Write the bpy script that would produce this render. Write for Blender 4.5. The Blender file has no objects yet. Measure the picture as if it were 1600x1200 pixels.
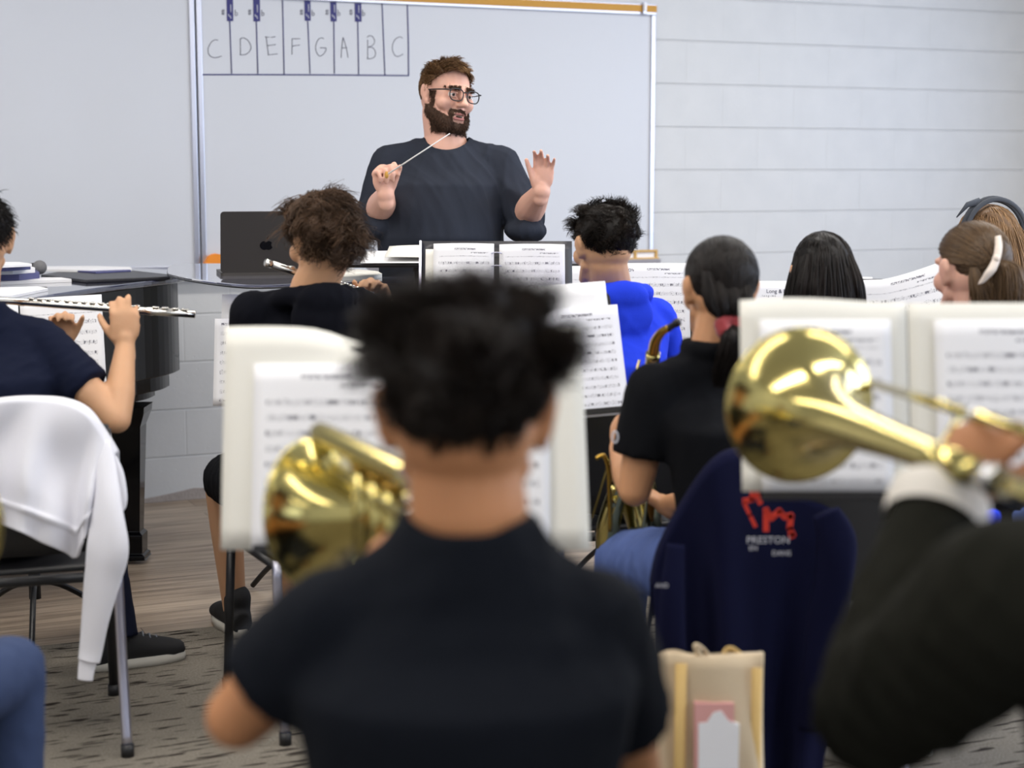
import bpy, math, random
import numpy as np
from mathutils import Vector, Matrix
random.seed(7); RNG = np.random.default_rng(7)
sc = bpy.context.scene
COL = sc.collection
PI = math.pi
# ------------------------------------------------------------------ camera
F = 2600.0                      # focal length in pixels of the 1600 px frame
TILT = math.radians(7.32)
HC = 1.41                       # eye height
cd = bpy.data.cameras.new('camera'); cam = bpy.data.objects.new('camera', cd); COL.objects.link(cam)
cam.location = (0, 0, HC); cam.rotation_euler = (PI/2 - TILT, 0, 0)
cd.sensor_width = 36; cd.lens = F/1600*36
cd.clip_start = .05
cd.dof.use_dof = True; cd.dof.focus_distance = 5.3; cd.dof.aperture_fstop = 2.3
sc.camera = cam
sc.view_settings.view_transform = 'Standard'; sc.view_settings.look = 'None'
sc.view_settings.gamma = 1; sc.view_settings.use_curve_mapping = False
sc.view_settings.exposure = -0.97
# ------------------------------------------------------------------ world
wd = bpy.data.worlds.new('world'); sc.world = wd; wd.use_nodes = True
wd.node_tree.nodes['Background'].inputs[0].default_value = (.62, .74, 1, 1)
wd.node_tree.nodes['Background'].inputs[1].default_value = 1.0

# ------------------------------------------------------------------ geometry of the view
FW = Vector((0, math.cos(TILT), -math.sin(TILT))); UP = Vector((0, math.sin(TILT), math.cos(TILT)))
EYE = Vector((0, 0, HC))
def ray(px, py): return FW + Vector((1, 0, 0))*((px-800)/F) + UP*((600-py)/F)
def P(px, py, D):
    d = ray(px, py); return EYE + d*(D/d.y)
def PZ(px, py, z):
    d = ray(px, py); return EYE + d*((z-HC)/d.z)
YAW = math.radians(24)
U = Vector((math.cos(YAW), math.sin(YAW), 0)); N = Vector((math.sin(YAW), -math.cos(YAW), 0))
O = Vector((-1.40, 7.06, 0)); ZV = Vector((0, 0, 1))
def W(u, d, z): return O + U*u + N*d + ZV*z
def PW(px, py, off=0):
    d = ray(px, py); t = ((O + N*off) - EYE).dot(N)/d.dot(N); return EYE + d*t
def uz(px, py, off=0):
    p = PW(px, py, off); return (p-O).dot(U), p.z
# ------------------------------------------------------------------ lights
def area(name, loc, rot, sx, sy, power, col):
    l = bpy.data.lights.new(name, 'AREA'); l.shape = 'RECTANGLE'; l.size = sx; l.size_y = sy; l.energy = power; l.color = col
    o = bpy.data.objects.new(name, l); COL.objects.link(o); o.location = loc; o.rotation_euler = rot; return o
CEIL = 3.15
LAMPS = [(u, d) for u in (-1.95, 2.45) for d in (2.1, 4.3, 6.5, 8.7)]
LPOW = {2.1: 104, 4.3: 112, 6.5: 58, 8.7: 34}
for u, d in LAMPS:
    area('ceiling_lamp_light', W(u, d, CEIL-.04), (0, 0, YAW), 3.5, .26, LPOW[d], (1.0, .95, .88))
# daylight through the three windows of the right wall
for d in (3.95, 6.35, 8.7):
    o = area('window_and_fill_light', W(4.62, d, 1.75), (0, 0, 0), 1.35, 1.3, 125, (.70, .81, 1.0))
    o.rotation_euler = (-U).to_track_quat('-Z', 'Z').to_euler()
o = area('window_and_fill_light', W(4.62, 1.7, 1.75), (0, 0, 0), 1.1, 1.3, 40, (.52, .68, 1.0)); o.rotation_euler = (-U).to_track_quat('-Z', 'Z').to_euler()
# added fill from behind the camera, set as two made-up, unseen windows
for u in (-2.4, 1.6):
    o = area('window_and_fill_light', W(u, 9.52, 1.75), (0, 0, 0), 1.9, 1.3, 22, (.86, .92, 1.0))
    o.rotation_euler = (-N).to_track_quat('-Z', 'Z').to_euler()

# ------------------------------------------------------------------ materials
def srgb(r, g, b):
    f = lambda c: (c/255/12.92) if c/255 <= .04045 else ((c/255+.055)/1.055)**2.4
    return (f(r), f(g), f(b), 1)
class NT:
    def __init__(s, name):
        s.m = bpy.data.materials.new(name); s.m.use_nodes = True; s.t = s.m.node_tree; s.b = s.t.nodes['Principled BSDF']
    def n(s, typ, **kw):
        x = s.t.nodes.new(typ)
        for k, v in kw.items():
            if isinstance(k, str) and k.startswith('_'): x.inputs[k[1:].replace('_', ' ')].default_value = v
            else: setattr(x, k, v)
        return x
    def l(s, a, b): s.t.links.new(a, b)
def mat(name, col, rough=.6, metal=0, noise=0, nscale=8, bump=0, bscale=60, coat=0, sub=0, spec=.5, sheen=0, stretch=None, alpha=1):
    k = NT(name); b = k.b
    b.inputs['Base Color'].default_value = col; b.inputs['Roughness'].default_value = rough; b.inputs['Metallic'].default_value = metal
    b.inputs['Specular IOR Level'].default_value = spec
    if coat: b.inputs['Coat Weight'].default_value = coat; b.inputs['Coat Roughness'].default_value = .05
    if sub: b.inputs['Subsurface Weight'].default_value = sub; b.inputs['Subsurface Radius'].default_value = (.012, .005, .003); b.inputs['Subsurface Scale'].default_value = 1
    if sheen: b.inputs['Sheen Weight'].default_value = sheen
    tc = k.n('ShaderNodeTexCoord'); src = tc.outputs['Object']
    if stretch:
        mp = k.n('ShaderNodeMapping'); mp.inputs['Scale'].default_value = stretch; k.l(src, mp.inputs[0]); src = mp.outputs[0]
    if noise:
        nz = k.n('ShaderNodeTexNoise', _Scale=nscale, _Detail=4.0); k.l(src, nz.inputs['Vector'])
        mx = k.n('ShaderNodeMix', data_type='RGBA'); k.l(nz.outputs['Fac'], mx.inputs['Factor'])
        mx.inputs[6].default_value = [c*(1-noise) for c in col[:3]]+[1]; mx.inputs[7].default_value = [min(1, c*(1+noise)) for c in col[:3]]+[1]
        k.l(mx.outputs[2], b.inputs['Base Color'])
    if bump:
        nb = k.n('ShaderNodeTexNoise', _Scale=bscale, _Detail=3.0); k.l(src, nb.inputs['Vector'])
        bp = k.n('ShaderNodeBump', _Strength=bump, _Distance=.01); k.l(nb.outputs['Fac'], bp.inputs['Height']); k.l(bp.outputs[0], b.inputs['Normal'])
    return k.m
M = {}
M['white_board'] = mat('whiteboard_enamel', srgb(203, 206, 213), .34, spec=.3)
M['alu'] = mat('aluminium', srgb(200, 202, 214), .32, .85)
M['cork'] = mat('cork', srgb(196, 148, 72), .9, noise=.12, nscale=120)
M['oak'] = mat('oak_trim', srgb(205, 165, 95), .5, noise=.12, nscale=14, stretch=(1, 1, 8))
M['marker_blue'] = mat('blue_marker', srgb(44, 44, 110), .6, noise=.15, nscale=60)
M['marker_black'] = mat('black_marker', srgb(70, 70, 92), .6)
M['black_gloss'] = mat('black_piano_lacquer', (.0025, .0025, .0035, 1), .08, spec=.2)
M['blue_gloss'] = mat('dark_blue_lacquer', (.006, .01, .05, 1), .08, coat=1, spec=.7)
M['black_plastic'] = mat('black_plastic', (.012, .012, .014, 1), .45, bump=.05, bscale=200)
M['black_metal'] = mat('black_painted_steel', (.012, .012, .014, 1), .38, spec=.4)
M['chrome'] = mat('brushed_steel', srgb(205, 205, 222), .28, 1)
M['silver'] = mat('silver_plate', srgb(235, 232, 225), .16, 1)
M['brass'] = mat('lacquered_brass', srgb(194, 180, 116), .15, 1)
M['brass_dark'] = mat('aged_brass', srgb(172, 138, 62), .2, 1)
M['nickel'] = mat('nickel_silver', srgb(205, 205, 205), .2, 1)
M['paper'] = mat('white_paper', srgb(240, 240, 243), .85, noise=.02, nscale=3, spec=.2)
M['cream'] = mat('cream_card', srgb(232, 230, 222), .8, noise=.02, nscale=3, spec=.2)
M['folder_black'] = mat('black_folder_vinyl', (.02, .02, .026, 1), .4, bump=.05, bscale=150)
M['folder_grey'] = mat('grey_binder_vinyl', srgb(70, 72, 80), .45)
M['indigo'] = mat('blue_folder_card', srgb(80, 82, 130), .5)
M['laptop'] = mat('space_black_aluminium', srgb(70, 66, 64), .5, .3)
M['laptop_logo'] = mat('gloss_black_logo', (.003, .003, .004, 1), .1)
M['orange'] = mat('orange_plastic', srgb(235, 140, 35), .45)
M['foam'] = mat('grey_foam', srgb(118, 118, 120), .95, bump=.4, bscale=300)
M['baton'] = mat('white_baton', srgb(240, 236, 235), .4)
M['sweat_white'] = mat('white_fleece', srgb(236, 236, 244), .92, bump=.12, bscale=350, sheen=.2, spec=.15)
M['navy_fleece'] = mat('navy_fleece', srgb(16, 18, 44), .95, bump=.12, bscale=300, spec=.1)
M['red_print'] = mat('red_print', srgb(205, 50, 30), .7)
M['white_print'] = mat('white_print', srgb(190, 190, 198), .7)
M['tote'] = mat('natural_canvas', srgb(208, 188, 158), .95, noise=.06, nscale=8, bump=.15, bscale=250)
M['tote_pink'] = mat('pink_print', srgb(222, 165, 160), .9)
M['tote_seam'] = mat('yellow_webbing', srgb(205, 172, 110), .9, bump=.2, bscale=200)
M['denim'] = mat('blue_denim', srgb(56, 68, 98), .9, noise=.18, nscale=25, bump=.15, bscale=300, spec=.15)
M['denim_light'] = mat('light_blue_denim', srgb(84, 102, 156), .9, noise=.15, nscale=25, bump=.15, bscale=300, spec=.15)
M['dark_jeans'] = mat('dark_navy_denim', srgb(24, 28, 48), .9, noise=.15, nscale=25, bump=.15, bscale=300, spec=.15)
M['tee_navy'] = mat('navy_cotton', srgb(20, 25, 44), .92, bump=.08, bscale=300, spec=.12)
M['tee_charcoal'] = mat('charcoal_cotton', srgb(46, 50, 60), .92, noise=.08, nscale=12, bump=.08, bscale=300, spec=.12)
M['tee_black'] = mat('black_cotton', srgb(15, 16, 20), .92, bump=.08, bscale=300, spec=.12)
M['tee_dark'] = mat('dark_navy_cotton', srgb(17, 20, 27), .92, bump=.08, bscale=300, spec=.12)
M['hood_black'] = mat('black_fleece', srgb(15, 16, 23), .95, bump=.1, bscale=300, spec=.1)
M['hood_blue'] = mat('royal_blue_fleece', srgb(38, 66, 222), .9, bump=.1, bscale=300, spec=.15)
M['jacket_dark'] = mat('dark_olive_fleece', srgb(25, 25, 20), .95, bump=.15, bscale=200, spec=.1)
M['cuff_grey'] = mat('pale_cuff', srgb(205, 200, 192), .9)
M['green_dark'] = mat('dark_green_cotton', srgb(12, 40, 40), .9)
M['sneaker_sole'] = mat('white_rubber', srgb(214, 210, 200), .6, noise=.06)
M['sneaker'] = mat('black_canvas_shoe', (.012, .012, .014, 1), .8)
M['lace'] = mat('grey_lace', srgb(120, 125, 135), .8)
M['red_scrunchie'] = mat('red_velvet', srgb(132, 28, 36), .8, bump=.3, bscale=150, sheen=.4)
M['ribbon'] = mat('cream_ribbon', srgb(222, 208, 196), .6, bump=.1, bscale=100)
M['eye_white'] = mat('eye_white', srgb(225, 215, 212), .2)
M['iris'] = mat('brown_iris', srgb(60, 42, 30), .15)
M['lips'] = mat('lips', srgb(178, 112, 104), .5)
def skin(name, r, g, b): return mat(name, srgb(r, g, b), .5, noise=.07, nscale=18, bump=.04, bscale=220, sub=.12, spec=.35)
M['skin_fair'] = skin('fair_skin', 226, 176, 156)
M['skin_tan'] = skin('tan_skin', 186, 130, 90)
M['skin_warm'] = skin('warm_skin', 205, 158, 122)
M['skin_brown'] = skin('brown_skin', 172, 118, 80)
M['skin_olive'] = skin('olive_skin', 198, 146, 108)
def hairmat(name, a, b, rough=.45):
    k = NT(name); at = k.n('ShaderNodeAttribute', attribute_name='strand'); mx = k.n('ShaderNodeMix', data_type='RGBA')
    k.l(at.outputs['Fac'], mx.inputs['Factor']); mx.inputs[6].default_value = srgb(*a); mx.inputs[7].default_value = srgb(*b)
    k.l(mx.outputs[2], k.b.inputs['Base Color']); k.b.inputs['Roughness'].default_value = rough; k.b.inputs['Specular IOR Level'].default_value = .22
    return k.m
M['hair_dark'] = hairmat('dark_brown_hair', (13, 10, 8), (42, 32, 25))
M['hair_brown'] = hairmat('curly_brown_hair', (30, 21, 16), (112, 86, 66))
M['hair_black'] = hairmat('black_hair', (10, 9, 9), (36, 29, 27), .42)
M['hair_light'] = hairmat('light_brown_hair', (84, 62, 44), (168, 132, 94))
M['hair_bow'] = hairmat('mid_brown_hair', (50, 36, 26), (112, 88, 62), .4)
M['beard'] = hairmat('brown_beard', (50, 36, 29), (112, 84, 66), .6)
M['cap_dark'] = mat('dark_slate_cloth', srgb(62, 66, 74), .8)
# glass
g = NT('smoked_glass'); g.b.inputs['Base Color'].default_value = srgb(150, 152, 172); g.b.inputs['Roughness'].default_value = .04
g.b.inputs['Transmission Weight'].default_value = .85; g.b.inputs['IOR'].default_value = 1.1; M['glass'] = g.m
g = NT('spectacle_lens'); g.b.inputs['Base Color'].default_value = (1, 1, 1, 1); g.b.inputs['Roughness'].default_value = .02
g.b.inputs['Transmission Weight'].default_value = 1; g.b.inputs['IOR'].default_value = 1.05; M['lens'] = g.m
def emat(name, col, st):
    k = NT(name); k.b.inputs['Base Color'].default_value = (.8, .8, .8, 1); k.b.inputs['Emission Color'].default_value = col; k.b.inputs['Emission Strength'].default_value = st; return k.m
M['diffuser'] = emat('lamp_diffuser', (1, .95, .88, 1), 3)
# painted block wall: object coords are (u, depth, z)
k = NT('painted_concrete_block'); tc = k.n('ShaderNodeTexCoord')
mp = k.n('ShaderNodeMapping'); mp.inputs['Rotation'].default_value = (PI/2, 0, 0); mp.inputs['Location'].default_value = (.17, 0, 0); k.l(tc.outputs['Object'], mp.inputs[0])
sx = k.n('ShaderNodeSeparateXYZ'); k.l(tc.outputs['Object'], sx.inputs[0])
cb = k.n('ShaderNodeCombineXYZ'); k.l(sx.outputs[0], cb.inputs[0])
ad = k.n('ShaderNodeMath', operation='ADD'); k.l(sx.outputs[2], ad.inputs[0]); ad.inputs[1].default_value = .012+.2032*10; k.l(ad.outputs[0], cb.inputs[1])
br = k.n('ShaderNodeTexBrick', _Scale=1.0); br.inputs['Mortar Size'].default_value = .004; br.inputs['Brick Width'].default_value = .4064; br.inputs['Row Height'].default_value = .2032; br.inputs['Mortar Smooth'].default_value = .6
k.l(cb.outputs[0], br.inputs['Vector'])
nz = k.n('ShaderNodeTexNoise', _Scale=55.0, _Detail=6.0); k.l(tc.outputs['Object'], nz.inputs['Vector'])
vo = k.n('ShaderNodeTexVoronoi', _Scale=38.0); k.l(tc.outputs['Object'], vo.inputs['Vector'])
pr = k.n('ShaderNodeMapRange'); pr.inputs['From Min'].default_value = .04; pr.inputs['From Max'].default_value = .11; k.l(vo.outputs['Distance'], pr.inputs[0])
n2 = k.n('ShaderNodeTexNoise', _Scale=7.0); k.l(tc.outputs['Object'], n2.inputs['Vector'])
pm = k.n('ShaderNodeMath', operation='MAXIMUM'); k.l(pr.outputs[0], pm.inputs[0]); th = k.n('ShaderNodeMapRange'); th.inputs['From Min'].default_value = .50; th.inputs['From Max'].default_value = .40; k.l(n2.outputs['Fac'], th.inputs[0]); k.l(th.outputs[0], pm.inputs[1])
h = k.n('ShaderNodeMath', operation='MULTIPLY_ADD'); k.l(nz.outputs['Fac'], h.inputs[0]); h.inputs[1].default_value = .25; k.l(pm.outputs[0], h.inputs[2])
h2 = k.n('ShaderNodeMath', operation='MULTIPLY_ADD'); k.l(br.outputs['Fac'], h2.inputs[0]); h2.inputs[1].default_value = -.5; k.l(h.outputs[0], h2.inputs[2])
bp = k.n('ShaderNodeBump', _Strength=.55, _Distance=.004); k.l(h2.outputs[0], bp.inputs['Height']); k.l(bp.outputs[0], k.b.inputs['Normal'])
cr = k.n('ShaderNodeMix', data_type='RGBA'); k.l(n2.outputs['Fac'], cr.inputs['Factor']); cr.inputs[6].default_value = srgb(196, 198, 200); cr.inputs[7].default_value = srgb(208, 209, 210)
k.l(cr.outputs[2], k.b.inputs['Base Color']); k.b.inputs['Roughness'].default_value = .55
M['block'] = k.m
M['grout'] = mat('bare_concrete', srgb(160, 152, 148), .95, noise=.2, nscale=20, bump=.4, bscale=80)
M['ceil'] = mat('ceiling_tile', srgb(225, 225, 222), .95, bump=.1, bscale=90)
M['plaster'] = mat('painted_plaster', srgb(205, 206, 208), .8)
# carpet
k = NT('grey_patterned_carpet'); tc = k.n('ShaderNodeTexCoord')
def dash(rot, sc_, seed, thr):
    mp = k.n('ShaderNodeMapping'); mp.inputs['Rotation'].default_value = (0, 0, rot); mp.inputs['Scale'].default_value = sc_; mp.inputs['Location'].default_value = (seed, seed*2, 0); k.l(tc.outputs['Object'], mp.inputs[0])
    v = k.n('ShaderNodeTexNoise', _Scale=1.0, _Detail=1.0); k.l(mp.outputs[0], v.inputs['Vector'])
    r = k.n('ShaderNodeMapRange'); r.inputs['From Min'].default_value = thr; r.inputs['From Max'].default_value = thr+.05; k.l(v.outputs['Fac'], r.inputs[0]); return r
d1 = dash(1.40, (8, 56, 1), 1, .62); d2 = dash(-.75, (8, 60, 1), 9, .64)
mxd = k.n('ShaderNodeMath', operation='MAXIMUM'); k.l(d1.outputs[0], mxd.inputs[0]); k.l(d2.outputs[0], mxd.inputs[1])
nz = k.n('ShaderNodeTexNoise', _Scale=160.0, _Detail=3.0); k.l(tc.outputs['Object'], nz.inputs['Vector'])
c1 = k.n('ShaderNodeMix', data_type='RGBA'); k.l(nz.outputs['Fac'], c1.inputs['Factor']); c1.inputs[6].default_value = srgb(88, 83, 75); c1.inputs[7].default_value = srgb(154, 147, 136)
c2 = k.n('ShaderNodeMix', data_type='RGBA'); k.l(mxd.outputs[0], c2.inputs['Factor']); k.l(c1.outputs[2], c2.inputs[6]); c2.inputs[7].default_value = srgb(48, 42, 38)
k.l(c2.outputs[2], k.b.inputs['Base Color']); k.b.inputs['Roughness'].default_value = 1; k.b.inputs['Specular IOR Level'].default_value = .1
bp = k.n('ShaderNodeBump', _Strength=.6, _Distance=.004); k.l(nz.outputs['Fac'], bp.inputs['Height']); k.l(bp.outputs[0], k.b.inputs['Normal'])
M['carpet'] = k.m
# laminate boards along the wall (object coords are u, d)
k = NT('grey_brown_laminate'); tc = k.n('ShaderNodeTexCoord')
br = k.n('ShaderNodeTexBrick', _Scale=1.0); br.inputs['Mortar Size'].default_value = .0015; br.inputs['Brick Width'].default_value = 1.2; br.inputs['Row Height'].default_value = .15
br.inputs['Color1'].default_value = srgb(160, 140, 120); br.inputs['Color2'].default_value = srgb(186, 168, 148); br.inputs['Mortar'].default_value = srgb(96, 82, 70); k.l(tc.outputs['Object'], br.inputs['Vector'])
mp = k.n('ShaderNodeMapping'); mp.inputs['Scale'].default_value = (2.2, 30, 1); k.l(tc.outputs['Object'], mp.inputs[0])
nz = k.n('ShaderNodeTexNoise', _Scale=1.0, _Detail=6.0, _Distortion=.6); k.l(mp.outputs[0], nz.inputs['Vector'])
cr = k.n('ShaderNodeValToRGB'); cr.color_ramp.elements[0].position = .35; cr.color_ramp.elements[0].color = (.42, .40, .38, 1); cr.color_ramp.elements[1].position = .62; cr.color_ramp.elements[1].color = (1, 1, 1, 1); k.l(nz.outputs['Fac'], cr.inputs[0])
mu = k.n('ShaderNodeMix', data_type='RGBA', blend_type='MULTIPLY'); mu.inputs['Factor'].default_value = .8; k.l(br.outputs[0], mu.inputs[6]); k.l(cr.outputs[0], mu.inputs[7])
k.l(mu.outputs[2], k.b.inputs['Base Color']); k.b.inputs['Roughness'].default_value = .42
M['wood'] = k.m
# printed music: UV staves
def musicmat(name, rows, seed, title=True, base=(238, 238, 242), ink_=(118, 118, 128)):
    k = NT(name); uv = k.n('ShaderNodeUVMap'); s = k.n('ShaderNodeSeparateXYZ'); k.l(uv.outputs[0], s.inputs[0])
    def math_(op, a, b=None, c=None):
        x = k.n('ShaderNodeMath', operation=op)
        for i, v in enumerate((a, b, c)):
            if v is None: continue
            if isinstance(v, (int, float)): x.inputs[i].default_value = v
            else: k.l(v, x.inputs[i])
        return x.outputs[0]
    x, y = s.outputs[0], s.outputs[1]
    yy = math_('MULTIPLY', y, rows); fr = math_('FRACT', yy)
    instaff = math_('MULTIPLY', math_('GREATER_THAN', fr, .30), math_('LESS_THAN', fr, .66))
    l5 = math_('FRACT', math_('MULTIPLY', math_('SUBTRACT', fr, .30), 5/.36))
    line = math_('MULTIPLY', math_('LESS_THAN', l5, .16), instaff)
    mp = k.n('ShaderNodeMapping'); mp.inputs['Scale'].default_value = (48, rows*11, 1); mp.inputs['Location'].default_value = (seed, seed, 0); k.l(uv.outputs[0], mp.inputs[0])
    vo = k.n('ShaderNodeTexVoronoi', _Scale=1.0); k.l(mp.outputs[0], vo.inputs['Vector'])
    notes = math_('MULTIPLY', math_('LESS_THAN', vo.outputs['Distance'], .26), math_('MULTIPLY', math_('GREATER_THAN', fr, .24), math_('LESS_THAN', fr, .72)))
    mp2 = k.n('ShaderNodeMapping'); mp2.inputs['Scale'].default_value = (60, rows*1.0, 1); mp2.inputs['Location'].default_value = (seed*3, 0, 0); k.l(uv.outputs[0], mp2.inputs[0])
    nz = k.n('ShaderNodeTexNoise', _Scale=1.0, _Detail=0.0); k.l(mp2.outputs[0], nz.inputs['Vector'])
    stems = math_('MULTIPLY', math_('GREATER_THAN', nz.outputs['Fac'], .66), math_('MULTIPLY', math_('GREATER_THAN', fr, .36), math_('LESS_THAN', fr, .62)))
    ink = math_('MAXIMUM', math_('MAXIMUM', line, notes), stems)
    mg = math_('MULTIPLY', math_('MULTIPLY', math_('GREATER_THAN', x, .09), math_('LESS_THAN', x, .92)), math_('MULTIPLY', math_('GREATER_THAN', y, .05), math_('LESS_THAN', y, .84 if title else .95)))
    ink = math_('MULTIPLY', ink, mg)
    if title:
        mp3 = k.n('ShaderNodeMapping'); mp3.inputs['Scale'].default_value = (70, 60, 1); mp3.inputs['Location'].default_value = (seed, 3, 0); k.l(uv.outputs[0], mp3.inputs[0])
        v3 = k.n('ShaderNodeTexNoise', _Scale=1.0, _Detail=1.0); k.l(mp3.outputs[0], v3.inputs['Vector'])
        t1 = math_('MULTIPLY', math_('MULTIPLY', math_('GREATER_THAN', x, .34), math_('LESS_THAN', x, .70)), math_('MULTIPLY', math_('GREATER_THAN', y, .915), math_('LESS_THAN', y, .94)))
        t2 = math_('MULTIPLY', math_('MULTIPLY', math_('GREATER_THAN', x, .62), math_('LESS_THAN', x, .90)), math_('MULTIPLY', math_('GREATER_THAN', y, .87), math_('LESS_THAN', y, .885)))
        ink = math_('MAXIMUM', ink, math_('MULTIPLY', math_('MAXIMUM', t1, t2), math_('GREATER_THAN', v3.outputs['Fac'], .47)))
    mx = k.n('ShaderNodeMix', data_type='RGBA'); k.l(ink, mx.inputs['Factor']); mx.inputs[6].default_value = srgb(*base); mx.inputs[7].default_value = srgb(*ink_)
    k.l(mx.outputs[2], k.b.inputs['Base Color']); k.b.inputs['Roughness'].default_value = .8; k.b.inputs['Specular IOR Level'].default_value = .2
    return k.m
M['music'] = [musicmat('printed_music', 10, 1.3), musicmat('printed_music_close', 12, 5.1), musicmat('printed_music_page', 9, 8.7, False), musicmat('printed_exercises', 13, 3.3, True, (234, 235, 244))]

# ------------------------------------------------------------------ object helpers
WM = {}
def wm(o): return WM.get(o.name, Matrix.Identity(4))
def tag(o, label=None, cat=None, group=None, kind=None):
    if label: o['label'] = label
    if cat: o['category'] = cat
    if group: o['group'] = group
    if kind: o['kind'] = kind
    return o
def empty(name, loc, label, cat, rz=0, group=None):
    o = bpy.data.objects.new(name, None); COL.objects.link(o); o.location = loc; o.rotation_euler = (0, 0, rz); o.empty_display_size = .05
    WM[o.name] = Matrix.Translation(Vector(loc)) @ Matrix.Rotation(rz, 4, 'Z'); return tag(o, label, cat, group)
def mk(name, V, Fc, m, parent=None, smooth=True, local=False, origin=None, uv=None, label=None, cat=None, kind=None, group=None):
    """V world coordinates unless local; origin moves the object's own origin"""
    me = bpy.data.meshes.new(name); V = np.array([tuple(v) for v in V], float).reshape(-1, 3)
    base = wm(parent) if parent else Matrix.Identity(4)
    if origin is not None: own = Matrix.Translation(Vector(origin))
    else: own = base
    if local: own = base
    else:
        inv = np.array(own.inverted()); V = V @ inv[:3, :3].T + inv[:3, 3]
    me.from_pydata(V.tolist(), [], [list(map(int, f)) for f in Fc]); me.update()
    if smooth: me.polygons.foreach_set('use_smooth', [True]*len(me.polygons))
    if m is not None: me.materials.append(m)
    if uv is not None:
        l = me.uv_layers.new(name='UVMap'); idx = np.zeros(len(me.loops), int); me.loops.foreach_get('vertex_index', idx)
        l.data.foreach_set('uv', np.array(uv, float)[idx].ravel())
    o = bpy.data.objects.new(name, me); COL.objects.link(o)
    if parent: o.parent = parent
    if not parent and origin is not None: o.location = origin
    if parent and origin is not None: o.matrix_local = base.inverted() @ own
    WM[o.name] = own
    return tag(o, label, cat, group, kind)
class MB:
    def __init__(s): s.V = []; s.F = []
    def add(s, V, Fc):
        n = len(s.V); s.V += [Vector(v) for v in V]; s.F += [[i+n for i in f] for f in Fc]; return s
    def box(s, c, sz, R=None):
        c = Vector(c); R = R or Matrix.Identity(3); h = Vector(sz)/2
        V = [c + R @ Vector((x*h.x, y*h.y, z*h.z)) for x in (-1, 1) for y in (-1, 1) for z in (-1, 1)]
        return s.add(V, [(0, 1, 3, 2), (4, 6, 7, 5), (0, 4, 5, 1), (2, 3, 7, 6), (0, 2, 6, 4), (1, 5, 7, 3)])
    def tube(s, pts, r, n=10, flat=1.0, up=None, cap=True):
        pts = [Vector(p) for p in pts]; R = r if hasattr(r, '__len__') else [r]*len(pts)
        V = []; prev = None
        for i, p in enumerate(pts):
            t = (pts[min(i+1, len(pts)-1)] - pts[max(i-1, 0)]).normalized()
            if prev is None:
                a = Vector(up) if up is not None else (Vector((0, 0, 1)) if abs(t.z) < .9 else Vector((1, 0, 0)))
            else: a = prev
            a = (a - t*a.dot(t)).normalized(); b = t.cross(a); prev = a
            for j in range(n):
                q = 2*PI*j/n; V.append(p + a*math.cos(q)*R[i] + b*math.sin(q)*R[i]*flat)
        Fc = [(i*n+j, i*n+(j+1) % n, (i+1)*n+(j+1) % n, (i+1)*n+j) for i in range(len(pts)-1) for j in range(n)]
        if cap: Fc += [tuple(range(n-1, -1, -1)), tuple(range((len(pts)-1)*n, len(pts)*n))]
        return s.add(V, Fc)
    def prism(s, poly, z0, z1):
        n = len(poly); V = [(p[0], p[1], z0) for p in poly] + [(p[0], p[1], z1) for p in poly]
        return s.add(V, [tuple(range(n-1, -1, -1)), tuple(range(n, 2*n))] + [(i, (i+1) % n, n+(i+1) % n, n+i) for i in range(n)])
    def mk(s, name, m, parent=None, **kw): return mk(name, s.V, s.F, m, parent, **kw)
def bevel(o, w=.004, seg=2):
    b = o.modifiers.new('bevel', 'BEVEL'); b.width = w; b.segments = seg; b.limit_method = 'ANGLE'; return o
def crv(pts, n=8):
    """Catmull-Rom through points"""
    pts = [Vector(p) for p in pts]; out = []
    for i in range(len(pts)-1):
        p0, p1, p2, p3 = pts[max(i-1, 0)], pts[i], pts[i+1], pts[min(i+2, len(pts)-1)]
        for k_ in range(n):
            t = k_/n; out.append(.5*((2*p1)+(p2-p0)*t+(2*p0-5*p1+4*p2-p3)*t*t+(3*p1-p0-3*p2+p3)*t**3))
    return out+[pts[-1]]
def lin(vals, n=8):
    out = []
    for a, b in zip(vals[:-1], vals[1:]): out += [a+(b-a)*i/n for i in range(n)]
    return out+[vals[-1]]
def wallbox(name, u0, u1, d0, d1, z0, z1, m, parent=None, bev=0, **kw):
    b = MB(); V = [W(u, d, z) for u in (u0, u1) for d in (d0, d1) for z in (z0, z1)]
    b.add(V, [(0, 1, 3, 2), (4, 6, 7, 5), (0, 4, 5, 1), (2, 3, 7, 6), (0, 2, 6, 4), (1, 5, 7, 3)])
    o = b.mk(name, m, parent, smooth=False, **kw)
    if bev: bevel(o, bev)
    return o
def wallobj(name, V, Fc, m, kind='structure', smooth=False):
    """V in (u, d, z); the object's own axes follow the wall"""
    me = bpy.data.meshes.new(name); me.from_pydata([(v[0], -v[1], v[2]) for v in V], [], Fc); me.materials.append(m); me.update()
    o = bpy.data.objects.new(name, me); COL.objects.link(o); o.location = O; o.rotation_euler = (0, 0, YAW); o['kind'] = kind; return o

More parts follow.
